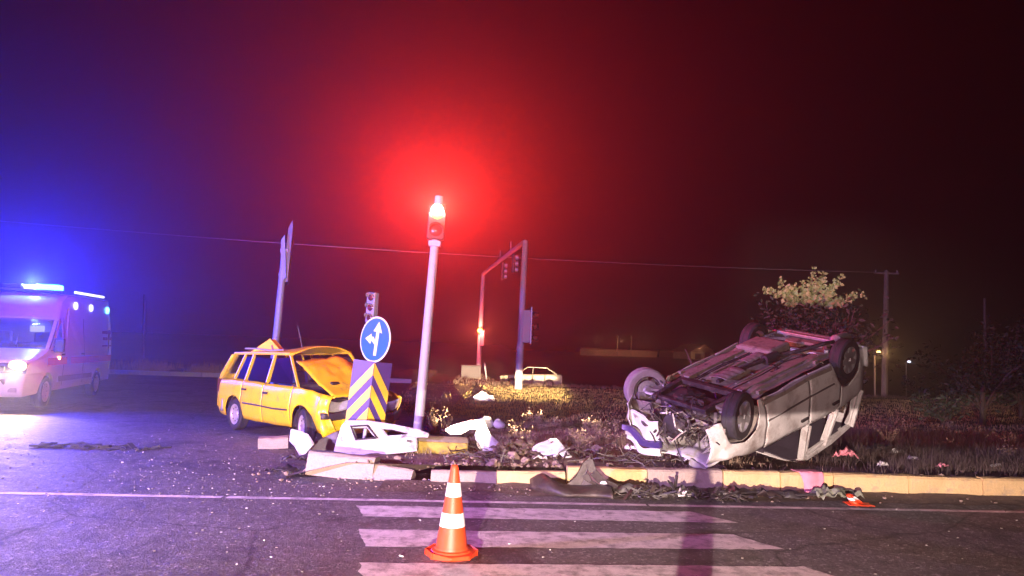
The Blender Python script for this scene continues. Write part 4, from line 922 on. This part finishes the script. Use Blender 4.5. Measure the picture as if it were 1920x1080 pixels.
# ------------------------------------------------------------------ wreckage: outlines set on their own planes
def sheet(name, m_, loops, p, n, thick, label, cat, bend=0, group=None, parent=None, dentamp=.0, cuts=3):
    n = Vector(n).normalized(); L = [[onplane(x, y, p, n) for x, y in l] for l in loops]
    c = sum(L[0], Vector())/len(L[0]); tri = tessellate_polygon(L); flat = [q for l in L for q in l]
    bm = bmesh.new(); vv = [bm.verts.new(q-c) for q in flat]
    for t_ in tri:
        try: bm.faces.new([vv[i] for i in t_])
        except ValueError: pass
    bmesh.ops.subdivide_edges(bm, edges=bm.edges[:], cuts=cuts, use_grid_fill=True)
    w = max(v.co.length for v in bm.verts)
    for v in bm.verts:
        k = v.co.length/w; v.co += n*(bend*w*(k*k-.4)) + n*dentamp*noise.noise(v.co*5+c)
    bmesh.ops.recalc_face_normals(bm, faces=bm.faces[:])
    me = bpy.data.meshes.new(name); bm.to_mesh(me); bm.free(); me.materials.append(MATS[m_]); me.polygons.foreach_set('use_smooth', [True]*len(me.polygons))
    o = bpy.data.objects.new(name, me); COL.objects.link(o)
    if parent is None: o.location = c; tag(o, label, cat, group)
    else: o.location = c-parent.location; o.parent = parent
    k = o.modifiers.new('thickness', 'SOLIDIFY'); k.thickness = thick; k.offset = 0
    k = o.modifiers.new('edge', 'BEVEL'); k.width = thick*.3; k.segments = 1; k.limit_method = 'ANGLE'
    if parent is None:      # rolled flange round the outline and a dark inner skin behind
        for l in L:
            q = [p-c for p in l]; q2 = []
            for a_, b_ in zip(q, q[1:]+q[:1]): q2 += [a_.lerp(b_, f) for f in (0, .33, .67)]
            q2 = [v+n*(bend*w*((v.length/w)**2-.4))+n*dentamp*noise.noise(v*5+c)-n*thick*.5 for v in q2]
            MB().tube(q2+q2[:1], thick*.62, 6).build('rolled_edge', m_, o, smooth=True)
        inn = [[p-c-n*(thick*1.8)-(p-c)*.05+n*(bend*w*(((p-c).length/w)**2-.4)) for p in l] for l in L]
        MB().plate(inn, -n*.01).build('inner_skin', 'grey_plastic', o)
    return o
def nrm(yaw, tiltup): return Vector((math.sin(R(yaw))*math.cos(R(tiltup)), -math.cos(R(yaw))*math.cos(R(tiltup)), math.sin(R(tiltup))))
# torn-off rear door
dp = gnd(700, 848, .20)
door = sheet('torn_door', 'white_torn', [[(628, 849), (634, 825), (642, 800), (650, 790), (690, 789), (740, 796), (785, 806), (803, 814), (802, 818), (770, 816), (745, 818), (780, 820), (781, 843), (700, 850)], [(659, 800), (688, 798), (706, 820), (668, 824)], [(712, 800), (735, 801), (762, 808), (775, 814), (745, 816), (726, 817)]], dp, nrm(-8, 34), .03, 'white torn-off car door with an empty window lying on the broken kerb', 'car door', .06)
sheet('window_trim', 'black_plastic', [[(656, 798), (690, 796), (709, 822), (666, 826)], [(660, 801), (687, 799), (704, 819), (669, 823)]], dp+nrm(-8, 34)*.022, nrm(-8, 34), .012, None, None, .0, None, door, cuts=1)
MB().box(onplane(768, 829, dp, nrm(-8, 34))+nrm(-8, 34)*.03-door.location, (.07, .03, .03), (0, R(8), 0)).build('handle', 'black_plastic', door)
fp = gnd(890, 845, .22)
sheet('torn_wing', 'white_torn', [[(835, 806), (850, 798), (880, 790), (906, 787), (912, 800), (920, 815), (932, 828), (943, 838), (925, 844), (905, 844), (897, 836), (892, 815), (898, 802), (880, 803), (866, 812), (845, 813)]], fp, nrm(14, 20), .02, 'white torn-off front wing with its wheel arch beside the yellow-painted block', 'car wing', .10, dentamp=.03)
cp_ = gnd(1035, 856, .26)
cr = sheet('crumpled_panel', 'white_torn', [[(994, 850), (1000, 836), (1018, 828), (1032, 820), (1042, 822), (1056, 836), (1071, 855), (1058, 856), (1050, 850), (1040, 857), (1020, 852), (1010, 858)], [(1030, 825), (1037, 823), (1040, 828), (1034, 832)]], cp_, nrm(-10, 40), .018, 'crumpled white body panel with a round hole lying in the rubble', 'car panel', -.08, dentamp=.06)
# broken bumper with upright fin
bp = gnd(1070, 932)
bu = thing('torn_bumper', 'dark torn bumper with an upright fin lying against the kerb', 'bumper', bp)
def tb(px, py, y=None, d=0):
    q = gnd(px, py) if y is None else atd(px, py, y); return q-bp+Vector((0, d, 0))
mb = MB(); n = 16
def bum(u, v):
    x = 994+(1150-994)*u; yb = 912+26*u+5*math.sin(u*5); g = gnd(x, yb+6)-bp; h = (.16+.05*math.sin(u*7+1))*(1-.55*u)*(.35+.65*min(1, u*6)); a = PI*v
    return g+Vector((0, .20*(1-math.cos(a)), h*math.sin(a)+.015+.02*noise.noise((u*6, v*4, 2))))
mb.grid(bum, 26, 10); mb.build('bumper_skin', 'bumper_brown', bu, smooth=True, thick=.012)
yf = gnd(1090, 925).y
fin = [tb(x, y, yf) for x, y in ((1058, 915), (1078, 894), (1092, 868), (1106, 858), (1108, 866), (1098, 890), (1094, 915), (1080, 926))]
MB().plate([fin], (.03, .10, .02)).build('fin', 'bumper_brown', bu, bevel=.01)
for pts, mt in ((((1104, 862), (1112, 885), (1128, 902), (1156, 916)), 'bumper_brown'), (((1092, 905), (1110, 916), (1140, 930), (1152, 942)), 'grey_plastic'), (((1096, 890), (1104, 905), (1120, 915), (1145, 920)), 'bumper_brown')):
    q = [tb(x, y, yf-.0*i) for i, (x, y) in enumerate(pts)]; mb = MB()
    for a, b in zip(q, q[1:]): mb.bar(a, b, .10, .018, (0, 1, .4))
    mb.build('bent_strip', mt, bu, bevel=.006)
MB().blob(tb(1133, 905, yf), (.10, .06, .06), 2).build('clip', 'white_scuffed', bu)
# fallen half-yellow concrete bollard
p1, p2 = gnd(778, 856, .12), gnd(876, 858, .12); p1.z += .17; p2.z += .155; ax_ = (p2-p1)
fb = thing('fallen_bollard', 'fallen grey bollard with its lower half painted yellow on the torn-up kerb', 'bollard', p1, frame_z(ax_).to_euler()); Lb = ax_.length
MB().lathe([(.0, 0), (.125, 0), (.135, .015), (.138, Lb*.5), (.132, Lb-.02), (.12, Lb), (.0, Lb)], 22).build('shaft', 'log_grey', fb, smooth=True)
ivb = fb.rotation_euler.to_matrix().inverted() @ Vector((.05, -.88, -.45)); a0 = math.atan2(ivb.y, ivb.x)
MB().grid(lambda u, v: ((.141)*math.cos(a0-.95+1.75*v), (.141)*math.sin(a0-.95+1.75*v), .01+(Lb-.02)*u), 20, 14).map(lambda p: p*1).build('paint_coat', 'yellow_painted_concrete', fb, smooth=True, thick=.004)
# displaced kerb blocks
def block(pix, y, d, rot, label, mt='kerb_bare', seed=0):
    q = gnd(*pix); o = stone(d[0], d[1], d[2], seed).map(lambda p: p-Vector((d[0]/2, 0, 0))).build('kerb_block', mt, bevel=.004); o.location = q+Vector((0, 0, y)); o.rotation_euler = rot; return tag(o, label, 'kerb stone')
block((634, 897), 0, (.86, .34, .30), (R(-6), R(4), R(-3)), 'large pale kerb block knocked loose below the white door', 'kerb_bare', 31)
block((722, 902), -.03, (.62, .20, .25), (R(-30), R(6), R(-8)), 'half-buried kerb piece right of the large loose kerb block', 'kerb_bare', 32)
block((512, 842), 0, (.46, .22, .17), (R(4), R(-3), R(12)), 'short broken kerb piece lying left of the yellow car\'s front wheel', 'kerb_bare', 33)
wp = gnd(565, 858)
sheet('broken_trim', 'white_torn', [[(547, 806), (562, 809), (576, 815), (587, 832), (572, 850), (562, 852), (552, 835), (543, 825)]], wp, nrm(-18, 26), .025, 'pale broken plastic shell standing at the yellow car\'s front wheel', 'car trim', .12, dentamp=.03)
sheet('grey_panel', 'sign_grey', [[(578, 846), (590, 828), (612, 818), (634, 811), (632, 828), (626, 848), (600, 848)]], gnd(606, 852), nrm(-6, 42), .03, 'dull lilac-grey panel leaning between the pale shell and the white door', 'car panel', .08, dentamp=.04)
# dark flattened pieces on the road
def litter(name, m_, px, py, w, h, label, cat, seed, z=0, rows=(10, 4), curl=.5, group=None):
    g = gnd(px, py, z); r = random.Random(seed); a = r.uniform(-.5, .5)
    def fn(u, v):
        x = (u-.5)*w; y = (v-.5)*w*.45; zz = h*(.25+.75*abs(noise.noise((u*4+seed, v*3, seed*.7)))*1.6)*(1-curl*abs(2*u-1)**3)
        e = .12*w*noise.noise((u*3, seed, v*3)); return (x*math.cos(a)-y*math.sin(a)+e, x*math.sin(a)+y*math.cos(a)+e*.5, max(.004, zz))
    o = MB().grid(fn, *rows).build(name, m_, smooth=True, thick=.008); o.location = g; return tag(o, label, cat, group)
mb = MB(); a, b = gnd(72, 838), gnd(298, 842); g = a
for k in range(60):
    t = random.random(); p = a.lerp(b, t)-g; p += Vector((0, random.gauss(0, .07), random.uniform(.0, .05)))
    dd = Vector((random.gauss(0, 1), random.gauss(0, .4), random.gauss(0, .05))).normalized()*random.uniform(.04, .16); mb.bar(p-dd, p+dd, random.uniform(.02, .08), random.uniform(.008, .03))
mb.map(lambda p: Vector((p.x, p.y, max(.004, p.z))))
o = mb.build('tyre_shreds', 'rubber'); o.location = g; tag(o, 'long dark strip of shredded rubber lying on the left road', 'rubber strip')
litter('rag', 'black_plastic', 528, 886, .40, .10, 'small dark rag on the asphalt left of the large loose kerb block', 'rag', 4)
litter('rag', 'black_plastic', 552, 866, .34, .12, 'dark rag tucked against the left end of the loose kerb block', 'rag', 9)
# dark heap along the kerb under the van
hp = gnd(1330, 932); hb_ = thing('wreckage_heap', 'dark heap of torn car lining and hoses along the kerb under the overturned car', 'wreckage', hp)
r = random.Random(3); mbs = {'underbody_dark': MB(), 'bumper_brown': MB(), 'black_plastic': MB()}
for k in range(110):
    t = r.random(); p = gnd(1165+250*t, 938+7*t+r.gauss(0, 3))-hp; p.z = abs(r.gauss(0, .06))*(1-.6*abs(2*t-1))+.02; p.y = max(-.28, min(.42, p.y+.12))
    dd = Vector((r.gauss(0, 1), r.gauss(0, .5), r.gauss(0, .35))).normalized()*r.uniform(.04, .17); mbs[('underbody_dark', 'black_plastic', 'bumper_brown', 'black_plastic')[k % 4]].bar(p-dd, p+dd, r.uniform(.01, .05), r.uniform(.006, .02))
for mt, mb in mbs.items(): mb.map(lambda p: Vector((p.x, p.y, max(.006, p.z)))); stuff(mb.build('torn_scraps', mt, hb_))
for s_ in range(7):
    x0 = -1.0+.32*s_; MB().grid(lambda u, v: (x0+(u-.5)*.5, (v-.5)*.34+.06*noise.noise((u*4, s_, 1)), max(.01, .04+.13*abs(noise.noise((u*3+s_*5, v*3, 2)))*(1.6-abs(2*u-1)))), 10, 6).build('torn_lining', ('black_plastic', 'bumper_brown')[s_ % 2], hb_, smooth=True, thick=.006)
for s_ in range(3):
    q = [Vector((-.6+.25*i+.3*s_, .1*math.sin(i*2+s_)-.05, .05+.05*abs(math.sin(i*1.7+s_)))) for i in range(6)]; MB().tube(q, .016, 6).build('hose', 'black_plastic', hb_, smooth=True)
litter('cloth', 'white_scuffed', 1288, 938, .22, .16, 'pale bluish cloth scrap standing in the dark heap by the kerb', 'cloth', 5)
litter('cloth', 'green_cloth', 1568, 936, .60, .17, 'grey-green cloth bundle lying at the foot of the kerb', 'cloth', 6, rows=(14, 6))
MB_ = MB(); g = gnd(1518, 926); mb = MB()
def rag(u, v):
    w = .34-.10*v; return ((u-.5)*w+.06*v+.02*noise.noise((u*4, v*4, 1)), -.02-.10*sstep(.25, .5, v)*.35-.05*math.sin(u*5)*.4+.22*(1-sstep(0, .28, v)), .272-.26*sstep(.25, 1, v)+.015*noise.noise((u*5, v*5, 8)))
o = mb.grid(rag, 12, 16).build('cloth', 'pink_cloth', smooth=True, thick=.008); o.location = (g.x, kerb_y(g.x)-.03, 0); tag(o, 'pink cloth hanging over the kerb edge', 'cloth')
pl = gnd(1610, 946); sc = thing('crushed_cone', 'crushed orange and white traffic cone at the kerb foot beside the grey-green cloth', 'traffic cone', pl)
MB().grid(lambda u, v: ((u-.5)*.34+.05*noise.noise((u*3, v*3, 2)), (v-.5)*.26, .012+.05*abs(noise.noise((u*4, v*4, 3)))), 8, 6).build('base', 'cone_orange', sc, thick=.02)
def cr_(u, v): a = PI*1.5*u; return (-.02-.12*v+.10*(1-.6*v)*math.cos(a), .08*(1-.5*v)*math.sin(a), .03+.30*v+.03*noise.noise((u*4, v*4, 6)))
MB().grid(lambda u, v: cr_(u, v*.35), 10, 3).build('cone_body', 'cone_orange', sc, smooth=True, thick=.008); MB().grid(lambda u, v: cr_(u, .36+v*.3), 10, 3).build('white_band', 'cone_white', sc, smooth=True, thick=.008); MB().grid(lambda u, v: cr_(u, .67+v*.3), 10, 3).build('cone_body', 'cone_orange', sc, smooth=True, thick=.008)
sc.scale = (.85, .8, .36)
# litter on the island, right
for (px, py, w, h, mt, lab, cat) in ((1682, 853, .26, .10, 'white_scuffed', 'white plastic scrap, largest of the litter right of the overturned car', 'scrap'), (1712, 864, .14, .09, 'stone_white', 'small pale lump just right of the white plastic scrap', 'stone'), (1768, 876, .18, .07, 'pink_cloth', 'reddish scrap on the island verge near the right edge', 'scrap'), (1868, 876, .16, .06, 'white_scuffed', 'thin pale scrap on the verge, rightmost of the litter', 'scrap'), (1655, 876, .14, .10, 'stone_white', 'grey lump at the kerb edge right of the overturned car', 'stone'), (1655, 848, .5, .16, 'black_plastic', 'dark twisted trim behind the kerb beside the overturned car', 'car trim'), (1585, 862, .34, .2, 'pink_cloth', 'reddish cloth under the window of the overturned car', 'cloth'), (1012, 862, .2, .07, 'stone_white', 'pale splinter in front of the crumpled white panel', 'scrap'), (1185, 846, .22, .12, 'white_scuffed', 'pale lump by the crushed nose of the overturned car', 'scrap'), (1312, 866, .42, .08, 'white_scuffed', 'white strip of trim under the crushed nose of the overturned car', 'car trim')):
    litter('scrap' if cat == 'scrap' else cat.replace(' ', '_'), mt, px, py, w, h, lab, cat, int(px) % 17, .24)
for (px, py, s_, lab) in ((961, 862, .16, 'largest broken lump in front of the crumpled white panel'), (985, 868, .11, 'pale broken lump left of the crumpled white panel'), (924, 874, .13, 'broken lump between the yellow-painted bollard and the rubble pile'), (1120, 846, .14, 'earthy lump right of the crumpled white panel'), (945, 848, .2, 'clod of earth below the white torn wing'), (975, 846, .22, 'heaped clod of earth left of the crumpled white panel')):
    g = gnd(px, py, .22); o = MB().blob((0, 0, 0), (s_*1.0, s_*.8, s_*.7), int(px), .5, 3).build('lump', 'soil' if s_ > .18 else 'rock', smooth=True); o.location = g+Vector((0, 0, s_*.3)); tag(o, lab, 'rock')
g = gnd(903, 748); o = MB().blob((0, 0, .12), (.42, .3, .30), 3, .7, 2).blob((.28, -.1, .08), (.26, .2, .16), 9, .7, 2).build('bag', 'white_scuffed'); o.location = (g.x, g.y, isl_z(g.x, g.y)); tag(o, 'white plastic bag caught in the lit grass left of the far car', 'bag')
for (px, py, w, lab) in ((910, 782, .34, 'small pale box half hidden behind the white torn wing'), (934, 783, .26, 'small pinkish bundle right of the pale box in the dark grass')):
    g = gnd(px, py+14, .2); o = MB().blob((0, 0, .12), (w, w*.7, w*.8), int(px), .25, 2).build('bundle', 'white_scuffed', smooth=True); o.location = (g.x, g.y, isl_z(g.x, g.y)); tag(o, lab, 'bundle')

# ------------------------------------------------------------------ plants
def twigs(root, n, h, spread, seed, m_='bark', r0=.05, kind='limb', base=(0, 0, 0), up=.75, curl=.3):
    r = random.Random(seed); tips = []
    for k in range(n):
        a = r.uniform(0, 2*PI); p = Vector(base); d = Vector((math.cos(a)*spread, math.sin(a)*spread, up)).normalized(); L = h*r.uniform(.6, 1)/5; pts = [p]
        for j in range(6):
            d = (d+Vector((r.gauss(0, curl*.5), r.gauss(0, curl*.5), r.gauss(.03, curl*.3)))).normalized(); pts.append(pts[-1]+d*L)
        MB().tube(pts, [r0*(1-i/7.5) for i in range(7)], 6).build(kind, m_, root, smooth=True); tips += [(pts[i], (pts[i+1]-pts[i]).normalized()) for i in range(2, 6)]+[(pts[6], d)]
    return tips
def leaves(root, pts, m_, size, seed, name='crown'):
    r = random.Random(seed); mb = MB()
    for p in pts:
        d = Vector((r.gauss(0, 1), r.gauss(0, 1), r.gauss(-.1, .6))).normalized(); s_ = size*r.uniform(.6, 1.3); u = d.orthogonal().normalized(); u.rotate(Matrix.Rotation(r.uniform(0, 2*PI), 3, d))
        q = d.cross(u); mb.add([p, p+d*s_*.5+u*s_*.22, p+d*s_-q*s_*.1, p+d*s_*.5-u*s_*.22], [(0, 1, 2, 3)])
    return stuff(mb.build(name, m_, root))
# leafy tree behind the van
tp = atd(1520, 735, 17.5); tp.z = isl_z(tp.x, tp.y)-.05
tr = thing('tree', 'bushy tree with a pale lit leafy top behind the overturned car', 'tree', tp)
MB().tube([(0, 0, 0), (.05, 0, .5), (-.02, .05, 1.1)], [.10, .08, .06], 8).build('trunk', 'bark', tr, smooth=True)
tips = twigs(tr, 16, 2.3, .5, 21, 'bark', .03, base=(0, 0, .7)); r = random.Random(4); lp = []
for (p, d) in tips:
    for k in range(26): lp.append(p+Vector((r.gauss(0, .16), r.gauss(0, .16), r.gauss(0, .2))))
for k in range(1500): lp.append(Vector((r.gauss(0, .55), r.gauss(0, .5), r.uniform(.9, 2.9))))
lp = [p for p in lp if abs(p.x) < 1.25 and p.z < 3.5]
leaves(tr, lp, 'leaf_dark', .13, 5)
# leafy shoots standing out of the crown
shoots = MB(); sv_ = []
for (a, b) in (((1495, 562), (1430, 540)), ((1500, 560), (1462, 526)), ((1520, 560), (1524, 508)), ((1528, 560), (1545, 512)), ((1540, 560), (1580, 518)), ((1550, 565), (1618, 550)), ((1480, 566), (1490, 535)), ((1512, 562), (1505, 530)), ((1488, 564), (1470, 548)), ((1535, 562), (1562, 540)), ((1545, 566), (1596, 563)), ((1516, 560), (1536, 522))):
    A, B = atd(a[0], a[1]+6, 17.4+r.uniform(-.2, .2))-tp, atd(b[0], b[1], 17.4+r.uniform(-.2, .2))-tp; d = (B-A)
    MB().tube([A-d*.2, A, B], [.02, .015, .006], 5).build('shoot', 'bark', tr)
    for i in range(24):
        f = i/23; c = A+d*f+Vector((r.gauss(0, .03), r.gauss(0, .05), r.gauss(0, .03)))
        for s_ in (-1, 1):
            for q in range(2):
                w = Vector((r.gauss(0, .3), r.gauss(-.5, .5), r.gauss(0, .3)))+d.normalized().cross(Vector((0, 1, 0)))*s_; w = (w.normalized()+d.normalized()*.4).normalized(); l = .125*(1-.4*f)*r.uniform(.5, 1.35); u = w.cross(Vector((r.gauss(0, .4), 1, r.gauss(0, .4)))).normalized()*l*.36
                sv_.append((c, w, l, u))
for c, w, l, u in sv_: shoots.add([c, c+w*l*.45+u, c+w*l, c+w*l*.45-u], [(0, 1, 2, 3)])
stuff(shoots.build('leafy_shoots', 'leaf_green_lit', tr))
tp2 = atd(1392, 690, 15.0); tp2.z = isl_z(tp2.x, tp2.y)
bs = thing('bare_shrub', 'leafless shrub with thin forked branches behind the overturned car', 'shrub', tp2); MB().tube([(0, 0, 0), (0, 0, .3)], [.05, .04], 8).build('trunk', 'bare_wood', bs)
twigs(bs, 14, 1.9, .6, 15, 'bare_wood', .020, 'branch', (0, 0, .25), .8, .8)
def bush(px, py, y, w, h, label, cat, seed, nleaf, mt='leaf_dark', ls=.16, stems=9):
    g = atd(px, py, y); g.z = (isl_z(g.x, g.y) if y < 33 else ter_z(g.x, g.y))-.05; o = thing('tree' if cat == 'tree' else 'bush', label, cat, g)
    MB().tube([(0, 0, 0), (.03, 0, h*.4)], [.03*h, .018*h], 7).build('trunk', 'bark', o, smooth=True); tips = twigs(o, stems, h*.9, w/h*.8, seed, 'bark', .012*h, base=(0, 0, h*.15)); r = random.Random(seed); lp = []
    for k in range(nleaf):
        p, d = r.choice(tips); lp.append(p+Vector((r.gauss(0, w*.10), r.gauss(0, w*.10), r.gauss(0, h*.07))))
    leaves(o, lp, mt, ls, seed); return o
bush(1842, 760, 22, 2.2, 3.1, 'tall dim bushy tree at the right edge', 'tree', 41, 1500, ls=.18)
bush(1768, 775, 20, 1.5, 1.6, 'low dim bush left of the tall tree at the right edge', 'bush', 42, 800, ls=.14)
bush(1915, 745, 26, 2.2, 3.0, 'dim bush cut by the right edge of the frame', 'bush', 43, 800, ls=.18)
def weed(px, py, y, h, n, label, seed, mt='weed', group=None):
    g = atd(px, py, y); g.z = isl_z(g.x, g.y)-.02; o = thing('dry_weed', label, 'weed', g, group=group); tips = twigs(o, n, h, .5, seed, mt, .008, 'stem', up=1.0, curl=.35); r = random.Random(seed); lp = [p+Vector((r.gauss(0, .03), r.gauss(0, .03), r.gauss(0, .03))) for p, d in tips for k in range(3)]
    stuff(leaves(o, lp, mt, .05, seed, 'seed_heads')); return o
weed(826, 815, 12.6, .62, 16, 'dry weed clump right of the leaning signal mast', 61)
weed(812, 806, 14.2, .5, 12, 'shorter dry weed just behind the clump at the signal mast', 62)
weed(975, 842, 11.6, .34, 14, 'dry weed clump above the clods left of the crumpled panel', 63)
for k in range(22):
    px = random.uniform(960, 1190); y = random.uniform(12, 17); weed(px, 800, y, random.uniform(.14, .28), 9, 'dry weed in the dim grass before the overturned car', 70+k, 'grass_dry', 'dry weeds in the dim grass')
for k in range(16):
    px = random.uniform(1640, 1900); y = random.uniform(12, 19); weed(px, 800, y, random.uniform(.2, .45), 9, 'dim dry weed on the verge right of the overturned car', 120+k, 'weed', 'dim weeds at the right')

# ------------------------------------------------------------------ far lights
def far_wall(x0, x1, py, y, h, label):
    a, b = atd(x0, py, y), atd(x1, py+(x1-x0)*.035, y); z = ter_z(a.x, a.y); o = thing('wall', label, 'wall', ((a.x+b.x)/2, y, z)); L = b.x-a.x
    MB().box((0, 0, (a.z-z)/2), (L, .3, a.z-z)).build('wall_panel', 'plaster', o); MB().box((0, 0, (a.z-z)+.05), (L+.1, .42, .10)).build('coping', 'roof_tile', o)
    return o
far_wall(1088, 1232, 654, 100, 1, 'long low lit wall on the horizon'); far_wall(1236, 1262, 657, 104, 2, 'short dim wall end right of the long lit wall')
for px in (1120, 1165, 1210): p = atd(px, 640, 97); lamp('wall_lamp', 'POINT', p, (1, .45, .18), 70, .15)
h0 = atd(1300, 672, 95); zz = ter_z(h0.x, h0.y); ho_ = thing('house', 'small lit house on the horizon left of the overturned car', 'house', (h0.x, h0.y, zz), (0, 0, R(20))); hh = atd(1300, 660, 95).z-zz
MB().box((0, 0, hh/2), (3.4, 4, hh)).build('wall', 'plaster', ho_); MB().plate([[(-1.9, -2.3, hh), (1.9, -2.3, hh), (0, -2.3, hh+1.0)]], (0, 4.6, 0)).build('roof', 'roof_tile', ho_); MB().box((.7, -2.02, hh*.55), (.8, .06, .9)).build('window', 'glass_dark', ho_); MB().box((-.7, -2.02, hh*.4), (.8, .06, hh*.75)).build('door', 'bark', ho_)
lamp('house_lamp', 'POINT', atd(1312, 655, 90), (1, .58, .28), 80, .15)
for (px, py, y, lab, mt, r_, wts, col) in ((1640, 660, 42, 'low street lamp glowing warm beside the utility pole', 'lamp_warm_lit', .11, 130, (1, .55, .2)), (1699, 678, 60, 'far white lamp right of the utility pole', 'lamp_white_lit', .13, 8, (.9, .9, 1)), (1158, 632, 98, 'thin lamp post above the long lit wall', None, 0, 0, None), (1184, 632, 98, 'second thin post right of the lamp post above the wall', None, 0, 0, None)):
    b = atd(px, py, y); z = ter_z(b.x, b.y); o = thing('street_lamp', lab, 'street lamp', (b.x, b.y, z)); hq = b.z-z
    MB().tube([(0, 0, 0), (0, .0, hq-.1), (0, -.3, hq+.1)], .05, 6).build('post', 'pole_concrete', o)
    if mt:
        MB().blob((0, -.45, hq), (r_*2.2, r_*2, r_*1.6), 1, 0, 2).build('lamp_head', mt, o, smooth=True); lamp('street_lamp_light', 'POINT', (b.x, b.y-1.2, b.z), col, wts, .1)
    else: MB().box((0, -.3, hq+.12), (.2, .5, .08)).build('lamp_head', 'sign_grey', o)
# ------------------------------------------------------------------ night haze: one closed box round everything
HZ = bpy.data.materials.new('haze_air'); HZ.use_nodes = True; t = HZ.node_tree; t.nodes.clear()
pv = t.nodes.new('ShaderNodeVolumePrincipled'); pv.inputs['Density'].default_value = .0055; pv.inputs['Anisotropy'].default_value = .78; pv.inputs['Color'].default_value = (.9, .9, .9, 1)
ho = t.nodes.new('ShaderNodeOutputMaterial'); t.links.new(pv.outputs[0], ho.inputs['Volume'])
MATS['haze_air'] = HZ
stuff(MB().box((0, 585, 6.0), (1900, 1250, 17)).build('haze', 'haze_air'))
